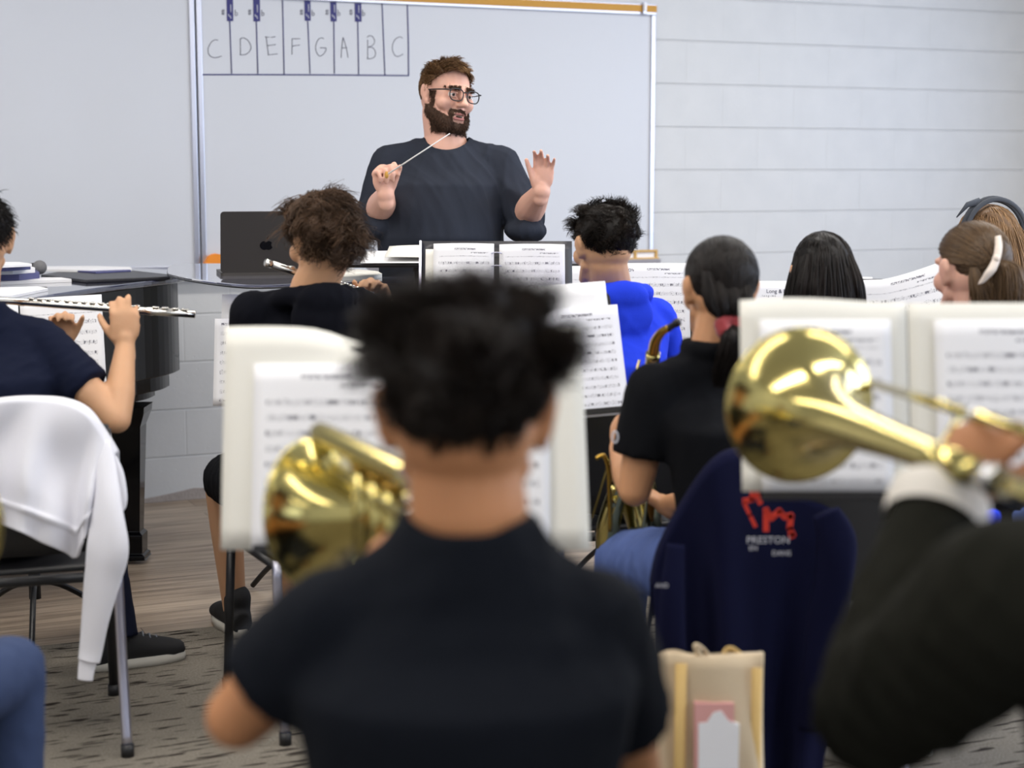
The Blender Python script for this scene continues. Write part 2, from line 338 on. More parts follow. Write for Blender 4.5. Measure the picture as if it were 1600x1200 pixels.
# ------------------------------------------------------------------ room
U0, U1, DD = -4.2, 4.7, 9.6
prof = [(0, -.02)]; z = -.012
while z < CEIL:
    z += .2032
    if z > CEIL: break
    prof += [(0, z-.0055), (-.0045, z-.003), (-.0045, z+.001), (0, z+.0045)]
prof += [(0, CEIL+.05)]
V = []; Fc = []
for u in (U0-.2, U1+.2):
    for d, zz in prof: V.append((u, d, zz))
    V.append((u, -.15, CEIL+.05)); V.append((u, -.15, -.02))
n = len(prof)+2
Fc = [(i, n+i, n+(i+1) % n, (i+1) % n) for i in range(n)] + [tuple(range(n)), tuple(range(2*n-1, n-1, -1))]
wallobj('wall_back', V, Fc, M['block'])
def wb(name, u0, u1, d0, d1, z0, z1, m):
    V = [(u, d, z) for u in (u0, u1) for d in (d0, d1) for z in (z0, z1)]
    return wallobj(name, V, [(0, 1, 3, 2), (4, 6, 7, 5), (0, 4, 5, 1), (2, 3, 7, 6), (0, 2, 6, 4), (1, 5, 7, 3)], m)
wb('wall_left', U0-.2, U0, -.1, DD+.2, -.02, CEIL+.05, M['block'])
FILL_WINS = [(-3.4, -1.4), (.6, 2.6)]  # openings added in the front wall to go with the fill lights
CARP = 1.93
_p = PZ(330, 979, 0); CARP = (_p-O).dot(N)
wb('floor', U0-.2, U1+.2, CARP, DD+.2, -.08, 0, M['carpet'])
wb('floor.001', U0-.2, U1+.2, -.1, CARP, -.08, -.001, M['wood'])
wb('ceiling', U0-.2, U1+.2, -.15, DD+.2, CEIL, CEIL+.08, M['ceil'])
# right wall with three window openings
wins = [(1.1, 2.3), (3.2, 4.7), (5.6, 7.1), (8.0, 9.4)]; zs, zt = 1.05, 2.45
b = []; edges = [-.1]+[x for w in wins for x in w]+[DD+.2]
V = []; Fc = []
def addb(u0, u1, d0, d1, z0, z1):
    n = len(V); V.extend([(u, d, z) for u in (u0, u1) for d in (d0, d1) for z in (z0, z1)])
    Fc.extend([tuple(n+i for i in f) for f in ((0, 1, 3, 2), (4, 6, 7, 5), (0, 4, 5, 1), (2, 3, 7, 6), (0, 2, 6, 4), (1, 5, 7, 3))])
addb(U1, U1+.2, -.1, DD+.2, -.02, zs); addb(U1, U1+.2, -.1, DD+.2, zt, CEIL+.05)
for a, c in zip(edges[::2], edges[1::2]): addb(U1, U1+.2, a, c, zs, zt)
wallobj('wall_right', V, Fc, M['block'])
V = []; Fc = []; ed_ = [U0-.2]+[x for w in FILL_WINS for x in w]+[U1+.2]
addb(U0-.2, U1+.2, DD, DD+.2, -.02, zs); addb(U0-.2, U1+.2, DD, DD+.2, zt, CEIL+.05)
for a, c in zip(ed_[::2], ed_[1::2]): addb(a, c, DD, DD+.2, zs, zt)
wallobj('wall_front', V, Fc, M['plaster'])
for i, (a, c) in enumerate(FILL_WINS):
    V = []; Fc = []
    for a2, c2, z1_, z2_ in ((a, a+.05, zs, zt), (c-.05, c, zs, zt), (a, c, zs, zs+.05), (a, c, zt-.05, zt), ((a+c)/2-.02, (a+c)/2+.02, zs, zt)): addb(a2, c2, DD+.08, DD+.14, z1_, z2_)
    wallobj('window_%d' % (i+5), V, Fc, M['alu'])  # frame of an invented window around a fill light, out of view
for i, (a, c) in enumerate(wins):
    V = []; Fc = []
    addb(U1+.08, U1+.14, a, a+.05, zs, zt); addb(U1+.08, U1+.14, c-.05, c, zs, zt); addb(U1+.08, U1+.14, a, c, zs, zs+.05); addb(U1+.08, U1+.14, a, c, zt-.05, zt); addb(U1+.08, U1+.14, (a+c)/2-.02, (a+c)/2+.02, zs, zt)
    wallobj('window_%d' % (i+1), V, Fc, M['alu'])
V = []; Fc = []
# grey unpainted foot of the block wall
V = []; zt_ = []
for i in range(121):
    u = U0 + (U1-U0)*i/120; hh = .026+.006*math.sin(u*9)+.006*math.sin(u*41+1)+(.016 if math.sin(u*7+1) > .5 else 0)
    V += [(u, .001, -.002), (u, .006, 0), (u, .005, hh), (u, .0, hh+.002)]
Fc = [(i*4+j, (i+1)*4+j, (i+1)*4+j+1, i*4+j+1) for i in range(120) for j in range(3)]
wallobj('trim_1', V, Fc, M['grout'], smooth=True)
for u, d in LAMPS:
    e = empty('ceiling_light', W(u, d, CEIL), 'long ceiling light strip out of view above the band', 'ceiling light', YAW, 'ceiling light panels')
    b = MB(); 
    for x0, y0, sx_, sy_ in ((0, .155, 3.6, .02), (0, -.155, 3.6, .02), (1.79, 0, .02, .31), (-1.79, 0, .02, .31)): b.box((x0, y0, -.012), (sx_, sy_, .03))
    b.mk('frame', M['alu'], e, local=True, smooth=False)
    MB().box((0, 0, -.003), (3.56, .30, .006)).mk('diffuser', M['diffuser'], e, local=True, smooth=False)

# ------------------------------------------------------------------ whiteboards
uR, zT = uz(1024, 24, .02); _, zB = uz(1024, 404, .02); uL, _ = uz(310, 250, .02)
def board(name, u0, u1, label):
    e = empty(name, W((u0+u1)/2, .0, zB), label, 'whiteboard', YAW)
    wallbox('writing_surface', u0+.01, u1-.01, .002, .016, zB+.01, zT+.0, M['white_board'], e)
    b = MB()
    for a in ((u0, u0+.022), (u1-.022, u1)):
        V = [W(u, d, z) for u in a for d in (0.001, .026) for z in (zB, zT)]; b.add(V, [(0, 1, 3, 2), (4, 6, 7, 5), (0, 4, 5, 1), (2, 3, 7, 6), (0, 2, 6, 4), (1, 5, 7, 3)])
    V = [W(u, d, z) for u in (u0, u1) for d in (0.001, .024) for z in (zB, zB+.018)]; b.add(V, [(0, 1, 3, 2), (4, 6, 7, 5), (0, 4, 5, 1), (2, 3, 7, 6), (0, 2, 6, 4), (1, 5, 7, 3)])
    bevel(b.mk('frame', M['alu'], e, smooth=False), .003)
    wallbox('top_rail', u0, u1, .001, .03, zT, zT+.05, M['alu'], e, .002)
    wallbox('cork_strip', u0+.01, u1-.0, .028, .034, zT+.012, zT+.044, M['cork'], e)
    # tray
    b = MB(); V = []
    pr_ = [(.0, zB-.005), (.075, zB-.012), (.08, zB+.004), (.077, zB+.006), (.07, zB-.005), (.0, zB+.0)]
    pr_ = [(.002, zB-.014), (.080, zB-.020), (.084, zB), (.080, zB+.002), (.074, zB-.012), (.002, zB-.006)]
    for u in (u0+.02, u1+.01): V += [W(u, d, z) for d, z in pr_]
    b.add(V, [(i, 6+i, 6+(i+1) % 6, (i+1) % 6) for i in range(6)]+[(0, 1, 2, 3, 4, 5), (11, 10, 9, 8, 7, 6)])
    b.mk('marker_tray', M['alu'], e, smooth=False)
    return e
wbL = board('whiteboard', uL-2.44, uL-.004, 'plain empty whiteboard behind the piano, left of the lettered board')
wbR = board('whiteboard', uL+.004, uR, 'whiteboard behind the conductor with a hand-drawn lettered keyboard')
def stroke(name, pts, m, parent, w=.0028, label=None):
    b = MB()
    for s_ in pts:
        q = [PW(x, y, .0175) for x, y in s_]
        if len(q) > 2: q = crv(q, 5)
        b.tube(q, w, 5, flat=.35, up=U.cross(N))
    return b.mk(name, m, parent, label=label)
stroke('drawn_keyboard_outline', [[(316, 116.5), (400, 116.5), (520, 117), (639, 118)], [(636.5, 8), (638, 60), (638.5, 118)]], M['marker_blue'], wbR, .0030)
for a in ([(359, 33), (362, 115)], [(400.5, 33), (403, 115)], [(441.5, 0), (444, 116)], [(481, 33), (484.5, 115)], [(521.5, 33), (522.5, 115)], [(559, 34), (560.5, 116)], [(597, 6), (601.5, 117)]):
    stroke('drawn_key_line', [a], M['marker_blue'], wbR, .0026)
for x0, x1, yt, yb in ((354.5, 364, -8, 33), (396, 406, -6, 33.5), (476, 485, 1, 32.5), (516.5, 525.5, 3, 33.5), (554.5, 564.5, 5, 34)):
    b = MB(); V = [PW(x, y, o) for x, y in ((x0, yb), (x1+.6, yb), (x1, yt), (x0-.6, yt)) for o in (.0165, .0175)]
    b.add(V, [(1, 3, 5, 7), (0, 6, 4, 2), (0, 2, 3, 1), (2, 4, 5, 3), (4, 6, 7, 5), (6, 0, 1, 7)])
    b.mk('drawn_black_key', M['marker_blue'], wbR, smooth=False)
    stroke('marker_gap', [[(x0+2.5, yb-11), (x0+3.5, yb-7)], [(x0+5, yb-9), (x0+6.5, yb-4)], [(x0+6, yb-26), (x0+6.3, yb-14)]], M['white_board'], wbR, .0019)
for x in (349.5, 391, 472, 512, 549.5):
    stroke('drawn_sharp', [[(x-3.5, 17.5), (x+1.8, 16.5)], [(x-3.5, 21.5), (x+1.8, 20.5)], [(x-2, 14.5), (x-2, 23.5)], [(x+.3, 14.5), (x+.2, 23.5)]], M['marker_black'], wbR, .0011)
for x in (367.5, 409, 487.5, 528, 566.5):
    stroke('drawn_flat', [[(x, 15), (x, 24.5)], [(x, 20.5), (x+2.4, 19.6), (x+3.8, 21.5), (x+2.6, 24), (x, 24.6)]], M['marker_black'], wbR, .0012)
A_ = [('C', [[(341, 63), (336, 62), (330, 66), (325.5, 75), (326, 84), (331, 89), (338, 90), (346.5, 87.5)]]),
 ('D', [[(375.5, 60), (375.8, 85)], [(375.5, 60.5), (380, 59), (387, 62.5), (391.5, 70), (392, 76), (388, 82.5), (382, 85.5), (374.5, 85.5)]]),
 ('E', [[(414, 57.5), (421, 58)], [(423.5, 58.3), (430.5, 57.3)], [(416, 58), (419.5, 85.5)], [(417, 71.3), (431, 69.6)], [(418.5, 85.7), (434, 84)]]),
 ('F', [[(456.5, 60), (456.3, 85.5)], [(456, 60.5), (469, 60.3)], [(456.5, 72), (468.5, 70.2)]]),
 ('G', [[(506, 60.5), (502, 59), (497, 62), (493.5, 71), (494, 80), (499, 87.5), (505, 85), (509, 79), (509.5, 74.5)], [(500, 74.5), (509.5, 75)]]),
 ('A', [[(536, 58), (534, 75), (533, 90.5)], [(536, 58), (541, 74), (544, 90)], [(533.5, 74.8), (542.5, 74.6)]]),
 ('B', [[(574.5, 62), (574.5, 92)], [(573.5, 58.5), (577.5, 55.5), (583, 58), (585.5, 65), (582, 71), (575.5, 73.5)], [(575.5, 73.5), (583, 75), (587, 82), (585, 89), (580, 91.5), (573, 92)]]),
 ('C', [[(629.5, 60), (625, 57.5), (618, 61), (613.5, 70), (613.5, 79), (617, 86), (622, 88.3), (630, 84.5)]])]
for ch, s_ in A_: stroke('handwritten_letter', s_, M['marker_black'], wbR, .0014, label='letter '+ch)
stroke('pen_mark', [[(991, 366), (1003, 367), (1022, 365)]], M['marker_black'], wbR, .0010)
# clip on the rail
e = empty('rail_clip', W(uz(1005.5, 15, .03)[0], .04, zT), 'small white and steel clip on the top rail of the lettered whiteboard', 'clip', YAW)
cu = uz(1005.5, 15, .03)[0]
wallbox('clip_body', cu-.010, cu+.010, .034, .046, zT+.0, zT+.058, M['alu'], e, .003)
wallbox('clip_tab', cu-.007, cu+.007, .046, .052, zT+.016, zT+.052, M['paper'], e, .002)
# oak framed eraser ledge at the lower right corner
u0, z0 = uz(962, 411, .05); u1, z1 = uz(1029, 390, .05)
e = empty('wooden_ledge', W((u0+u1)/2, .05, z0), 'small oak-coloured frame with pale panels at the lower right corner of the lettered whiteboard', 'ledge', YAW)
wallbox('backing', u0, u1, .026, .034, z0, z1, M['paper'], e)
b = MB()
def wv(bb, a0, a1, d0, d1, c0, c1):
    V = [W(u, d, z) for u in (a0, a1) for d in (d0, d1) for z in (c0, c1)]; bb.add(V, [(0, 1, 3, 2), (4, 6, 7, 5), (0, 4, 5, 1), (2, 3, 7, 6), (0, 2, 6, 4), (1, 5, 7, 3)])
wv(b, u0, u1, .026, .06, z0, z0+.022); wv(b, u0, u1, .026, .045, z1-.011, z1)
for uu in (u0, (u0+u1)/2-.01, u1-.012): wv(b, uu, uu+.012, .026, .045, z0, z1)
bevel(b.mk('wood_frame', M['oak'], e, smooth=False), .003)
# ------------------------------------------------------------------ grand piano
def smooth_poly(pts, n=6):
    q = crv([*(Vector((p[0], p[1], 0)) for p in pts), Vector((pts[0][0], pts[0][1], 0))], n)[:-1]; return [(p.x, p.y) for p in q]
LZ = 1.0
lidpx = [(292, 438), (288, 433), (262, 428), (180, 424.5), (60, 422), (-160, 421), (-420, 424), (-700, 470), (-560, 520), (-300, 505), (-80, 482), (30, 477), (85, 468), (150, 458), (225, 448), (275, 442)]
def offwall(p, m_=.20):
    d = (p-O).dot(N); return p+N*(m_-d) if d < m_ else p
lid = smooth_poly([offwall(PZ(x, y, LZ)) for x, y in lidpx], 5)
cx = sum(p[0] for p in lid)/len(lid); cy = sum(p[1] for p in lid)/len(lid)
def inset(poly, d):
    out = []; n = len(poly)
    for i in range(n):
        a = Vector(poly[i-1]); c = Vector(poly[(i+1) % n]); t = (c-a).normalized(); nn = Vector((t.y, -t.x)); p = Vector(poly[i])
        if (p+nn*.01-Vector((cx, cy))).length > (p-Vector((cx, cy))).length: nn = -nn
        out.append(tuple(p+nn*d))
    return out
piano = empty('grand_piano', (cx, cy, 0), 'black grand piano with music piled on its closed lid', 'piano')
bevel(MB().prism(lid, LZ-.002, LZ+.018).mk('lid', M['blue_gloss'], piano, smooth=False), .006, 3)
rim = inset(lid, .035)
bevel(MB().prism(rim, .66, LZ-.004).mk('rim', M['black_gloss'], piano, smooth=False), .004)
bevel(MB().prism(inset(lid, .075), .60, .665).mk('lower_moulding', M['black_gloss'], piano, smooth=False), .004)
bevel(MB().prism(inset(lid, .13), .565, .605).mk('underframe', M['black_gloss'], piano, smooth=False), .01)
def pleg(x, y):
    b = MB()
    sec = [(.072, .575), (.070, .55), (.052, .50), (.052, .49), (.036, .12), (.036, .115), (.047, .105), (.045, .035), (.054, .03), (.054, .015)]
    V = []; 
    for r, z in sec: V += [(x+sx*r, y+sy*r, z) for sx, sy in ((-1, -1), (1, -1), (1, 1), (-1, 1))]
    Fc = [(i*4+j, i*4+(j+1) % 4, (i+1)*4+(j+1) % 4, (i+1)*4+j) for i in range(len(sec)-1) for j in range(4)]+[(0, 1, 2, 3), tuple(len(V)-1-i for i in range(4))]
    b.add(V, Fc); l = bevel(b.mk('leg', M['black_gloss'], piano, smooth=False), .003)
    c = MB(); c.tube([(x-.012, y, .024), (x+.012, y, .024)], .024, 12); c.tube([(x, y, .03), (x, y, .018)], .02, 10); c.mk('caster', M['brass_dark'], l)
lp = P(207, 860, 5.92); pleg(lp.x, lp.y); pleg(lp.x-1.25, lp.y-.55); pleg(lp.x-1.2, lp.y+.25)
# things on the piano lid
TZ = LZ+.018
def flat(name, pxs, z0, h, m, label, cat, bev=.001, group=None):
    poly = [PZ(x, y, z0) for x, y in pxs]
    b = MB().prism(poly, z0, z0+h); c = sum((Vector(p) for p in poly), Vector())/len(poly)
    group = group or {'papers': 'papers lying on the piano and table', 'folder': 'folders lying on the piano'}.get(cat)
    o = b.mk(name, m, None, smooth=False, origin=(c.x, c.y, z0), label=label, cat=cat, group=group)
    if bev: bevel(o, bev)
    return o
flat('folder', [(64, 434), (135, 442.5), (266, 437), (272, 434.5), (205, 427), (110, 426)], TZ, .012, M['folder_black'], 'closed black folder lying nearest the rounded end of the piano lid', 'folder', .003)
flat('paper_stack', [(70, 424.5), (140, 425.5), (206, 423.5), (203, 421), (150, 419.5), (72, 420)], TZ+.012, .010, M['paper'], 'low stack of white papers behind the black folder on the piano', 'papers')
flat('folder', [(112, 424.5), (150, 427.5), (205, 424.5), (200, 423)], TZ+.012, .006, M['indigo'], 'thin blue-violet folder edge between the black folder and the white papers', 'folder')
flat('paper_stack', [(-120, 448), (-10, 446), (112, 441), (95, 438.5), (-20, 438.5), (-120, 440)], TZ, .012, M['paper'], 'loose white papers lying on the piano lid in front of the folder pile', 'papers')
flat('folder', [(-120, 441), (30, 438.5), (62, 435), (56, 430), (-30, 428), (-120, 430)], TZ+.012, .022, M['indigo'], 'blue-violet folder at the bottom of the tall pile on the piano', 'folder')
flat('paper_stack', [(-120, 432), (20, 429), (55, 426), (45, 422), (-30, 420), (-120, 422)], TZ+.034, .018, M['paper'], 'thick wad of white papers in the tall pile on the piano', 'papers')
flat('folder', [(-120, 426), (10, 424), (48, 421), (40, 418), (-20, 417), (-120, 419)], TZ+.052, .014, M['indigo'], 'blue-violet folder near the top of the tall pile on the piano', 'folder')
flat('paper_stack', [(-120, 421), (5, 418.5), (50, 416.5), (30, 413.8), (-20, 413.5), (-120, 415)], TZ+.066, .010, M['paper'], 'topmost white papers of the tall pile on the piano', 'papers')
flat('paper_stack', [(-120, 470), (20, 466), (75, 455), (60, 452), (-20, 454), (-120, 460)], TZ, .010, M['paper'], 'white papers by the near edge of the piano lid beside the flute player', 'papers')
# microphone with a grey foam ball
def sph(b, c, r, nu=16, nv=10, sq=(1, 1, 1), R=None):
    c = Vector(c); V = [c+(R@Vector((0, 0, r*sq[2])) if R else Vector((0, 0, r*sq[2])))]
    for i in range(1, nv):
        for j in range(nu):
            t = PI*i/nv; q = 2*PI*j/nu; v = Vector((r*sq[0]*math.sin(t)*math.cos(q), r*sq[1]*math.sin(t)*math.sin(q), r*sq[2]*math.cos(t))); V.append(c+(R@v if R else v))
    v = Vector((0, 0, -r*sq[2])); V.append(c+(R@v if R else v))
    Fc = [(0, 1+j, 1+(j+1) % nu) for j in range(nu)]
    Fc += [(1+i*nu+j, 1+(i+1)*nu+j, 1+(i+1)*nu+(j+1) % nu, 1+i*nu+(j+1) % nu) for i in range(nv-2) for j in range(nu)]
    L = len(V)-1; Fc += [(L, 1+(nv-2)*nu+(j+1) % nu, 1+(nv-2)*nu+j) for j in range(nu)]
    b.add(V, Fc); return b
mp_ = P(62, 421, 6.05); mz = TZ+.034
mic = empty('microphone', (mp_.x, mp_.y, TZ+.012), 'microphone with a round grey foam windscreen on the piano lid', 'microphone')
sph(MB(), (mp_.x, mp_.y, TZ+.012+.030), .026).mk('windscreen', M['foam'], mic)
MB().tube([(mp_.x-.02, mp_.y, TZ+.045), (mp_.x-.19, mp_.y+.02, TZ+.030)], [.014, .010]).mk('handle', M['black_plastic'], mic)

# ------------------------------------------------------------------ smoked glass standing table, laptop
GZ = 1.06
tp = smooth_poly([PZ(x, y, GZ) for x, y in ((262, 426), (264, 416), (285, 412), (400, 412), (555, 415), (590, 431), (650, 432.5), (655, 438), (560, 440), (470, 443), (385, 445), (300, 435))], 4)
tc_ = Vector((sum(p[0] for p in tp)/len(tp), sum(p[1] for p in tp)/len(tp), 0))
gt = empty('glass_table', tc_, 'high smoked-glass table carrying the open laptop, between the whiteboard and the curly-haired flute player', 'table')
bevel(MB().prism(tp, GZ-.008, GZ).mk('table_top', M['glass'], gt, smooth=False), .003)
b = MB()
for i in range(len(tp)): pass
b.tube([(p[0], p[1], GZ-.010) for p in [tp[i] for i in range(0, len(tp))]]+[(tp[0][0], tp[0][1], GZ-.010)], .0025, 6); b.mk('edge_trim', M['black_metal'], gt)
lc = P(505, 440, 5.85)
for dx in (-.12, .12):
    bevel(MB().box((lc.x+dx, lc.y, GZ/2), (.05, .05, GZ-.03)).mk('leg', M['black_metal'], gt, smooth=False), .004)
    bevel(MB().box((lc.x+dx, lc.y, .015), (.07, .55, .03)).mk('foot', M['black_metal'], gt, smooth=False), .006)
    MB().box((lc.x+dx, lc.y, GZ-.022), (.05, .4, .026)).mk('bracket', M['black_metal'], gt, smooth=False)
a = P(345, 437, 5.55); a.z = GZ; ang = math.radians(14); rv = Vector((math.cos(ang), math.sin(ang), 0)); bk = Vector((-math.sin(ang), math.cos(ang), 0))
lw = .308
lt = empty('laptop', a+rv*lw/2, 'open dark grey laptop with a black fruit logo, seen from behind, on the glass table', 'laptop')
def slab(p0, ux, uy, uz_, w, h, t, n=6, rad=.012):
    """rounded plate in ux, uy with thickness along uz"""
    pts = []
    for cx_, cy_, a0 in ((w-rad, rad, -PI/2), (w-rad, h-rad, 0), (rad, h-rad, PI/2), (rad, rad, PI)):
        for i in range(n+1): q = a0+PI/2*i/n; pts.append((cx_+rad*math.cos(q), cy_+rad*math.sin(q)))
    m_ = len(pts); V = [p0+ux*x+uy*y for x, y in pts]+[p0+ux*x+uy*y+uz_*t for x, y in pts]
    return V, [tuple(range(m_-1, -1, -1)), tuple(range(m_, 2*m_))]+[(i, (i+1) % m_, m_+(i+1) % m_, m_+i) for i in range(m_)]
lean = math.radians(14); lu = (ZV*math.cos(lean) - bk*math.sin(lean)*-.0 + bk*math.sin(lean)*.0); lu = (ZV*math.cos(lean) - bk*math.sin(lean)).normalized(); ln = rv.cross(lu)
V_, F_ = slab(a+ZV*.010, rv, lu, ln, lw, .210, -.006); b = MB().add(V_, F_); b.mk('lid', M['laptop'], lt, smooth=False)
V_, F_ = slab(a, rv, bk, ZV, lw, .215, .011); MB().add(V_, F_).mk('base', M['laptop'], lt, smooth=False)
# logo: a bitten round fruit shape with a leaf
lcx, lcy, s_ = lw/2-.003, .094, .0200
pts = []
for i in range(40):
    q = 2*PI*i/40; r = 1+.10*math.cos(2*q)-.06*abs(math.sin(q))**2; x = r*math.cos(q)*1.0; y = r*math.sin(q)*.98
    if y > .75: y -= .22*math.exp(-(x/.25)**2)
    if y < -.8: y += .15*math.exp(-(x/.22)**2)
    dx, dy = x-1.32, y-.12; dd = math.hypot(dx, dy)
    if dd < .52: x = 1.32+dx/dd*.52; y = .12+dy/dd*.52
    pts.append((x, y))
face = a+ZV*.010 + ln*.0008
V_ = [face+rv*(lcx+x*s_)+lu*(lcy+y*s_) for x, y in pts]; n_ = len(V_)
V2 = [v-ln*.0015 for v in V_]; MB().add(V_+V2, [tuple(range(n_)), tuple(range(2*n_-1, n_-1, -1))]+[(i, n_+i, n_+(i+1) % n_, (i+1) % n_) for i in range(n_)]).mk('fruit_logo', M['laptop_logo'], lt, smooth=False, label='black fruit logo with a leaf')
lf = [(0.05, 1.05), (.12, 1.35), (.42, 1.62), (.40, 1.30), (.22, 1.10)]
V_ = [face+rv*(lcx+x*s_)+lu*(lcy+y*s_) for x, y in lf]; MB().add(V_, [tuple(range(5))]).mk('logo_leaf', M['laptop_logo'], lt, smooth=False)
flat('paper_stack', [(505, 440), (585, 437), (597, 434), (590, 430), (560, 427), (520, 428)], GZ, .014, M['cream'], 'cream sheaf of papers on the right end of the glass table by the conductor', 'papers')
# leaning white sheet
q = [P(530, 437, 5.62), P(551, 436, 5.66), P(567, 408, 5.85), P(546, 406, 5.82)]; q[0].z = q[1].z = GZ+.016
o = mk('sheet_music', q+[p+Vector((0, .0015, 0)) for p in q], [(0, 1, 2, 3), (7, 6, 5, 4), (0, 4, 5, 1), (1, 5, 6, 2), (2, 6, 7, 3), (3, 7, 4, 0)], M['paper'], smooth=False, origin=q[0], label='single white sheet standing slanted behind the cream papers on the glass table', cat='sheet music')
# orange felt eraser on the whiteboard tray
eo = PW(338, 424, .045); b = MB(); Rm = Matrix.Rotation(YAW, 3, 'Z')
V = []; Fc = []
for i in range(13):
    q = PI*i/12
    for yy in (-.02, .02): V.append(Vector((eo.x, eo.y, zB-.006))+Rm@Vector((-.055*math.cos(q), yy, .070*math.sin(q))))
Fc = [(2*i, 2*i+2, 2*i+3, 2*i+1) for i in range(12)]+[tuple(range(0, 26, 2)), tuple(range(25, 0, -2)), (0, 1, 25, 24)]
bevel(mk('board_eraser', V, Fc, M['orange'], smooth=False, origin=(eo.x, eo.y, zB-.006), label='orange dome-shaped eraser on the whiteboard tray beside the laptop', cat='eraser'), .004)

# ------------------------------------------------------------------ music stands and what lies on them
STANDG = 'black music stands'
def stand(px, py, D, label, yaw=0, tilt=18, roll=0, w=.50, h=.33, base=0, lip=.055):
    c = P(px, py, D); y_ = math.radians(yaw); t_ = math.radians(tilt); ro = math.radians(roll)
    r = Vector((math.cos(y_), math.sin(y_), 0)); back = Vector((-math.sin(y_), math.cos(y_), 0))
    up = ZV*math.cos(t_)+back*math.sin(t_); n = r.cross(up); r, up = r*math.cos(ro)+up*math.sin(ro), up*math.cos(ro)-r*math.sin(ro)
    pt = lambda a_, b_, o_=0: c + r*a_+up*b_+n*o_
    st = empty('music_stand', (c.x, c.y, 0), label, 'music stand', 0, 'black music stands')
    V_, F_ = slab(pt(-w/2, -h/2, -.004), r, up, n, w, h, .003, rad=.02); MB().add(V_, F_).mk('desk', M['black_metal'], st, smooth=False)
    V_, F_ = slab(pt(-w/2, -h/2+.004, -.004), r, n, up, w, lip, -.003, rad=.004); b = MB().add(V_, F_)
    V_, F_ = slab(pt(-w/2, -h/2-.0, lip-.006), r, up, n, w, .012 if lip > .02 else .005, .003, rad=.002); b.add(V_, F_); b.mk('lip', M['black_metal'], st, smooth=False)
    bp_ = pt(0, -.05, -.03); b = MB(); b.tube([pt(0, -.02, -.005), bp_], .012); b.tube([pt(-.05, -.03, -.010), pt(.05, -.03, -.010)], .011); b.mk('tilt_joint', M['black_metal'], st)
    pz = bp_; bot = Vector((pz.x, pz.y, .19)); mid = pz.lerp(bot, .45)
    MB().tube([pz, mid], .008).mk('inner_pole', M['black_metal'], st); MB().tube([mid, bot], .0135).mk('outer_pole', M['black_metal'], st)
    MB().tube([mid+ZV*.015, mid-ZV*.03], .016).mk('collar', M['black_plastic'], st)
    MB().tube([bot+ZV*.06, bot-ZV*.05], .018).mk('hub', M['black_plastic'], st)
    for i in range(3):
        q = base+i*2*PI/3; d = Vector((math.cos(q), math.sin(q), 0))
        MB().tube(crv([bot, bot+d*.08-ZV*.02, bot+d*.20-ZV*.10, Vector((bot.x, bot.y, .012))+d*.29], 4), .009).mk('foot', M['black_metal'], st)
    return pt
def page(name, label, pt, a0, b0, w, h, m, off=.004, bow=.006, curl=None, cat='sheet music', group=None, nu=12, nv=10, skew=0):
    V = []; uv = []
    for j in range(nv+1):
        for i in range(nu+1):
            u = i/nu; v = j/nv; o_ = off+bow*math.sin(PI*u)*(.4+.6*v); da = db = 0
            if curl: da, db, do = curl(u, v); o_ += do
            V.append(pt(a0+u*w+da+skew*v, b0+v*h+db, o_)); uv.append((u, v))
    Fc = [(j*(nu+1)+i, j*(nu+1)+i+1, (j+1)*(nu+1)+i+1, (j+1)*(nu+1)+i) for j in range(nv) for i in range(nu)]
    if group is None and name == 'sheet_music': group = 'printed music on the stands'
    if group is None and name == 'music_folder': group = 'folders on the music stands'
    o = mk(name, V, Fc, m, origin=pt(a0+w/2, b0, off), uv=uv, label=label, cat=cat, group=group)
    so = o.modifiers.new('thickness', 'SOLIDIFY'); so.thickness = .0012; so.offset = 1; return o
MU = M['music']
# foreground centre: cream folder spread with music
pt = stand(636, 702, 2.88, 'music stand with a cream folder directly in front of the nearest student', tilt=14, w=.52, h=.36, base=.5)
def crumple(u, v):
    k_ = math.exp(-((u-.78)/.20)**2)*max(0, v-.75)/.25
    return (0, -.026*k_, -.02*k_+.004*math.sin(9*u)*v)
page('music_folder', 'opened cream folder cover, left half, on the stand facing the nearest student', pt, -.322, -.176, .318, .392, M['cream'], .006, .006, crumple, 'folder')
page('music_folder', 'opened cream folder cover, right half, behind the head of the nearest student', pt, .002, -.176, .318, .392, M['cream'], .006, .006, None, 'folder', skew=-.014)
page('sheet_music', 'printed music page on the left half of the cream folder', pt, -.268, -.176, .245, .325, MU[1], .016, .005)
page('sheet_music', 'printed music page on the right half of the cream folder', pt, .03, -.172, .22, .32, MU[0], .016, .005)
# foreground right
pt = stand(1418, 632, 2.84, 'music stand with a wide white folder behind the trombone bell', tilt=13, w=.52, h=.33, base=.2)
page('music_folder', 'left half of the wide white folder behind the trombone bell', pt, -.288, -.150, .288, .330, M['cream'], .006, .006, lambda u, v: (0, .004*math.sin(5*u)*v, 0), 'folder')
page('music_folder', 'right half of the wide white folder above the trombone slide', pt, .002, -.150, .290, .325, M['cream'], .006, .006, None, 'folder')
page('sheet_music', 'music page behind the trombone bell on the left half of the white folder', pt, -.255, -.150, .225, .295, MU[0], .016, .004)
page('sheet_music', 'music page above the trombone slide on the right half of the white folder', pt, .045, -.150, .225, .295, MU[1], .016, .004)
